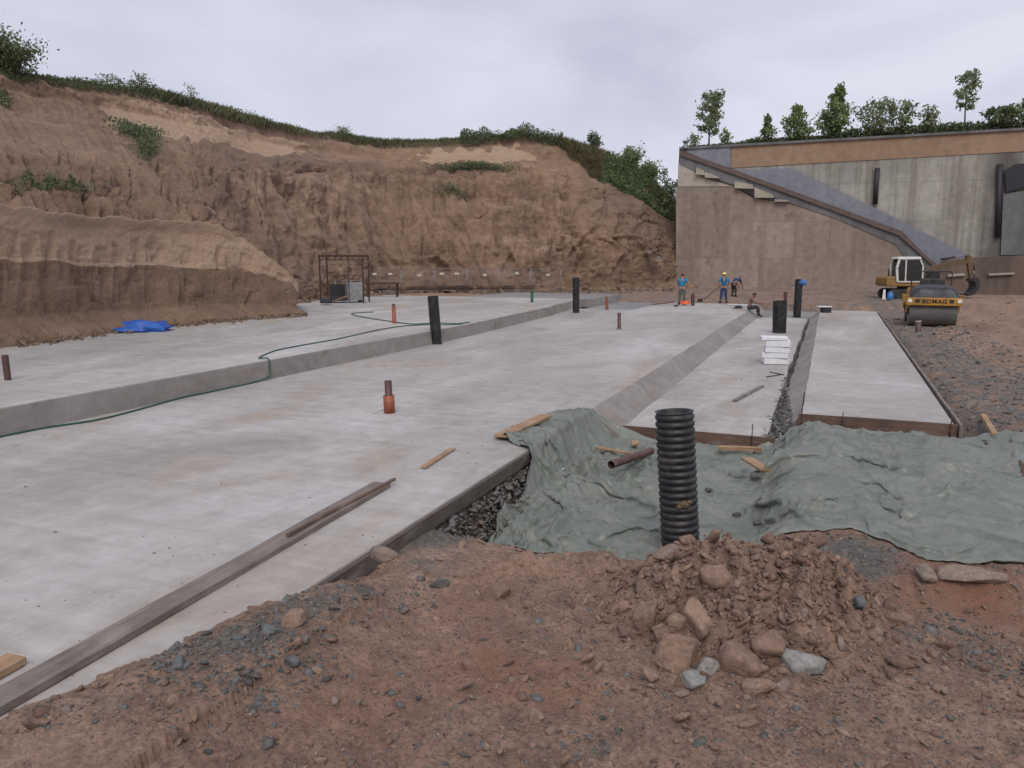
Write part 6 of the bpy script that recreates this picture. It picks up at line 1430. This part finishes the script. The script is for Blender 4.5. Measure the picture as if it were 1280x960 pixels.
for y in (-0.98, -0.02):
    for i in range(6): fr_(cab_pts[i], cab_pts[(i + 1) % 6], y - 0.05, y + 0.05, 0.14 if i in (0, 1) else 0.09)
    fr_((-0.45, 1.2), (-0.5, 2.6), y - 0.045, y + 0.045, 0.09)
cab = cb.build('cab', 'white_paint', EX)
MB().box((-0.29, -0.5, 2.70), (1.55, 1.15, 0.16), None, 0.92, 0.05).build('cab_roof', 'white_paint', cab)
MB().prism([(-0.90, 1.2), (-1.0, 2.05), (-0.88, 2.58), (0.33, 2.6), (0.56, 2.2), (0.57, 1.2)], 'y', -0.99, -0.975).build('side_window', 'dark_glass', cab)
MB().prism([(-0.90, 1.2), (-1.0, 2.05), (-0.88, 2.58), (0.33, 2.6), (0.56, 2.2), (0.57, 1.2)], 'y', -0.03, -0.015).build('side_window', 'dark_glass', cab)
MB().box((-0.98, -0.5, 1.9), (0.02, 0.84, 1.1)).build('rear_window', 'dark_glass', cab)
MB().box((0.6, -0.5, 1.75), (0.02, 0.84, 1.0)).build('front_window', 'dark_glass', cab)
MB().box((-0.35, -0.5, 1.5), (0.5, 0.5, 0.5), None, 0.9, 0.05).build('operator_seat', 'black_rubber', cab)
def beam(pts, ws, hs, y, name, m):
    mb = MB(); n = len(pts); V = []
    for i, (x, z) in enumerate(pts):
        a_ = Vector((pts[min(i + 1, n - 1)][0] - pts[max(i - 1, 0)][0], pts[min(i + 1, n - 1)][1] - pts[max(i - 1, 0)][1])).normalized(); nx_, nz_ = -a_.y, a_.x
        for (sy, sh_) in ((-1, -1), (1, -1), (1, 1), (-1, 1)): V.append((x + nx_ * sh_ * hs[i] / 2, y + sy * ws / 2, z + nz_ * sh_ * hs[i] / 2))
    Fs = [(0, 1, 2, 3), tuple((n - 1) * 4 + k for k in (3, 2, 1, 0))]
    for i in range(n - 1):
        for k in range(4): Fs.append((i * 4 + k, i * 4 + (k + 1) % 4, (i + 1) * 4 + (k + 1) % 4, (i + 1) * 4 + k))
    return mb.add(V, Fs).build(name, m, EX)
BY = 0.3
beam([(0.75, 1.2), (1.3, 1.65), (1.9, 1.98), (2.5, 2.18), (3.3, 2.36), (4.15, 2.5)], 0.3, [0.35, 0.42, 0.46, 0.42, 0.34, 0.22], BY, 'boom', 'dull_ochre')
beam([(3.98, 2.9), (4.12, 2.65), (4.25, 2.0), (4.4, 1.2)], 0.24, [0.16, 0.36, 0.30, 0.2], BY, 'stick', 'dull_ochre')
for (a_, b_, mid) in (((0.95, 1.15), (2.1, 1.95), 0.55), ((2.3, 2.62), (3.95, 2.88), 0.55), ((4.4, 2.4), (4.6, 1.4), 0.5)):
    p0 = Vector((a_[0], BY, a_[1])); p1 = Vector((b_[0], BY, b_[1])); pm = p0.lerp(p1, mid); cy = MB().tube([p0, pm], 0.07, 10).build('cylinder', 'dark_steel', EX, smooth=True); MB().tube([pm, p1], 0.04, 8).build('piston_rod', 'galv_steel', cy, smooth=True)
bk = [(4.3, 1.35), (4.6, 1.4), (4.75, 1.1), (4.7, 0.6), (4.45, 0.3), (4.1, 0.2), (3.85, 0.35), (3.8, 0.42), (4.05, 0.36), (4.35, 0.5), (4.5, 0.8), (4.45, 1.1), (4.25, 1.2)]
MB().prism(bk, 'y', BY - 0.45, BY + 0.45).build('bucket', 'dark_steel', EX)
for k in range(4): MB().box((3.78, BY - 0.33 + 0.22 * k, 0.40), (0.16, 0.07, 0.05), Matrix.Rotation(R(-30), 3, 'Y')).build('bucket_tooth', 'grey_steel', EX)
MB().tube([(-0.9, 0.55, 1.5), (-0.9, 0.55, 1.9), (-0.98, 0.55, 1.97)], 0.05, 8).build('exhaust', 'dark_steel', EX, smooth=True)
MB().box((0.4, 0.62, 1.32), (0.9, 0.6, 0.5), None, 0.92, 0.05).build('side_tank', 'dark_steel', EX)
# blue canister by the excavator
g = gp(1112, 381, -0.05); cz = float(ground_h(g[0], g[1])); cn = thing('canister', 'small blue canister with a white rag left of the excavator track', 'canister', (g[0], g[1], cz), YAW)
MB().lathe([(0.001, 0.0), (0.14, 0.0), (0.16, 0.04), (0.16, 0.36), (0.09, 0.42), (0.05, 0.44), (0.05, 0.5), (0.001, 0.5)], 18).build('canister_body', 'bag_blue', cn, smooth=True)
MB().box((-0.34, 0.05, 0.3), (0.2, 0.12, 0.6), None, 0.6, 0.05).build('rag', 'foam_white', cn)
# clear plastic scrap and small dark stones on the tarpaulin
c = onto(690, 587); blob('plastic_scrap', 'clear_sheet', c + np.array([0, 0, 0.02]), 0.16, 0.10, 0.04, 'scrap of clear plastic film on the left part of the tarpaulin', 'scrap', 0.6, 3, 51, True)
for px, py, lab in ((886, 614, 'dark stone on the tarpaulin right of the black pipe'), (920, 644, 'small dark stone on the tarpaulin near its front edge'), (945, 655, 'flat dark stone on the tarpaulin above the soil heap')):
    c = onto(px, py); V, Fc = rock_shape(ICO2, px, 9, 0.5, 0.9, 0.1); o = npmesh('rock', V * np.array([0.06, 0.05, 0.035]), Fc, 'grey_gravel', {'tint': np.full(len(V), 0.1)}, smooth=False); o.location = c + np.array([0, 0, 0.015]); tag(o, lab, 'rock', 'loose rocks on the soil')

# crumbs of stone and mortar on the slabs
n = 520; X = RNG.uniform(-10.5, -3.65, n); Y = 3 + 30 * RNG.uniform(0, 1, n) ** 1.7; k = RNG.uniform(size=n) < np.exp(-np.abs(X + 3.8) / 2.5) + 0.25; Q = np.stack([X, Y, 0 * X + 0.003], -1)[k]
scatter('stone_crumbs', Q, (0.004 * np.exp(RNG.exponential(0.4, len(Q)))).clip(0, 0.016), RNG.uniform(0, 0.9, len(Q)), 'brown_clods', VARS1, 'crumbs of stone and mortar strewn over the middle slab', 0.6)
n = 160; Q = np.stack([RNG.uniform(-3.0, -0.9, n), 13 + 20 * RNG.uniform(0, 1, n) ** 1.5, np.full(n, -0.347)], -1)
scatter('stone_crumbs', Q, (0.007 * np.exp(RNG.exponential(0.5, n))).clip(0, 0.03), RNG.uniform(0, 0.9, n), 'brown_clods', VARS1, 'crumbs of stone strewn over the lower slab', 0.6)
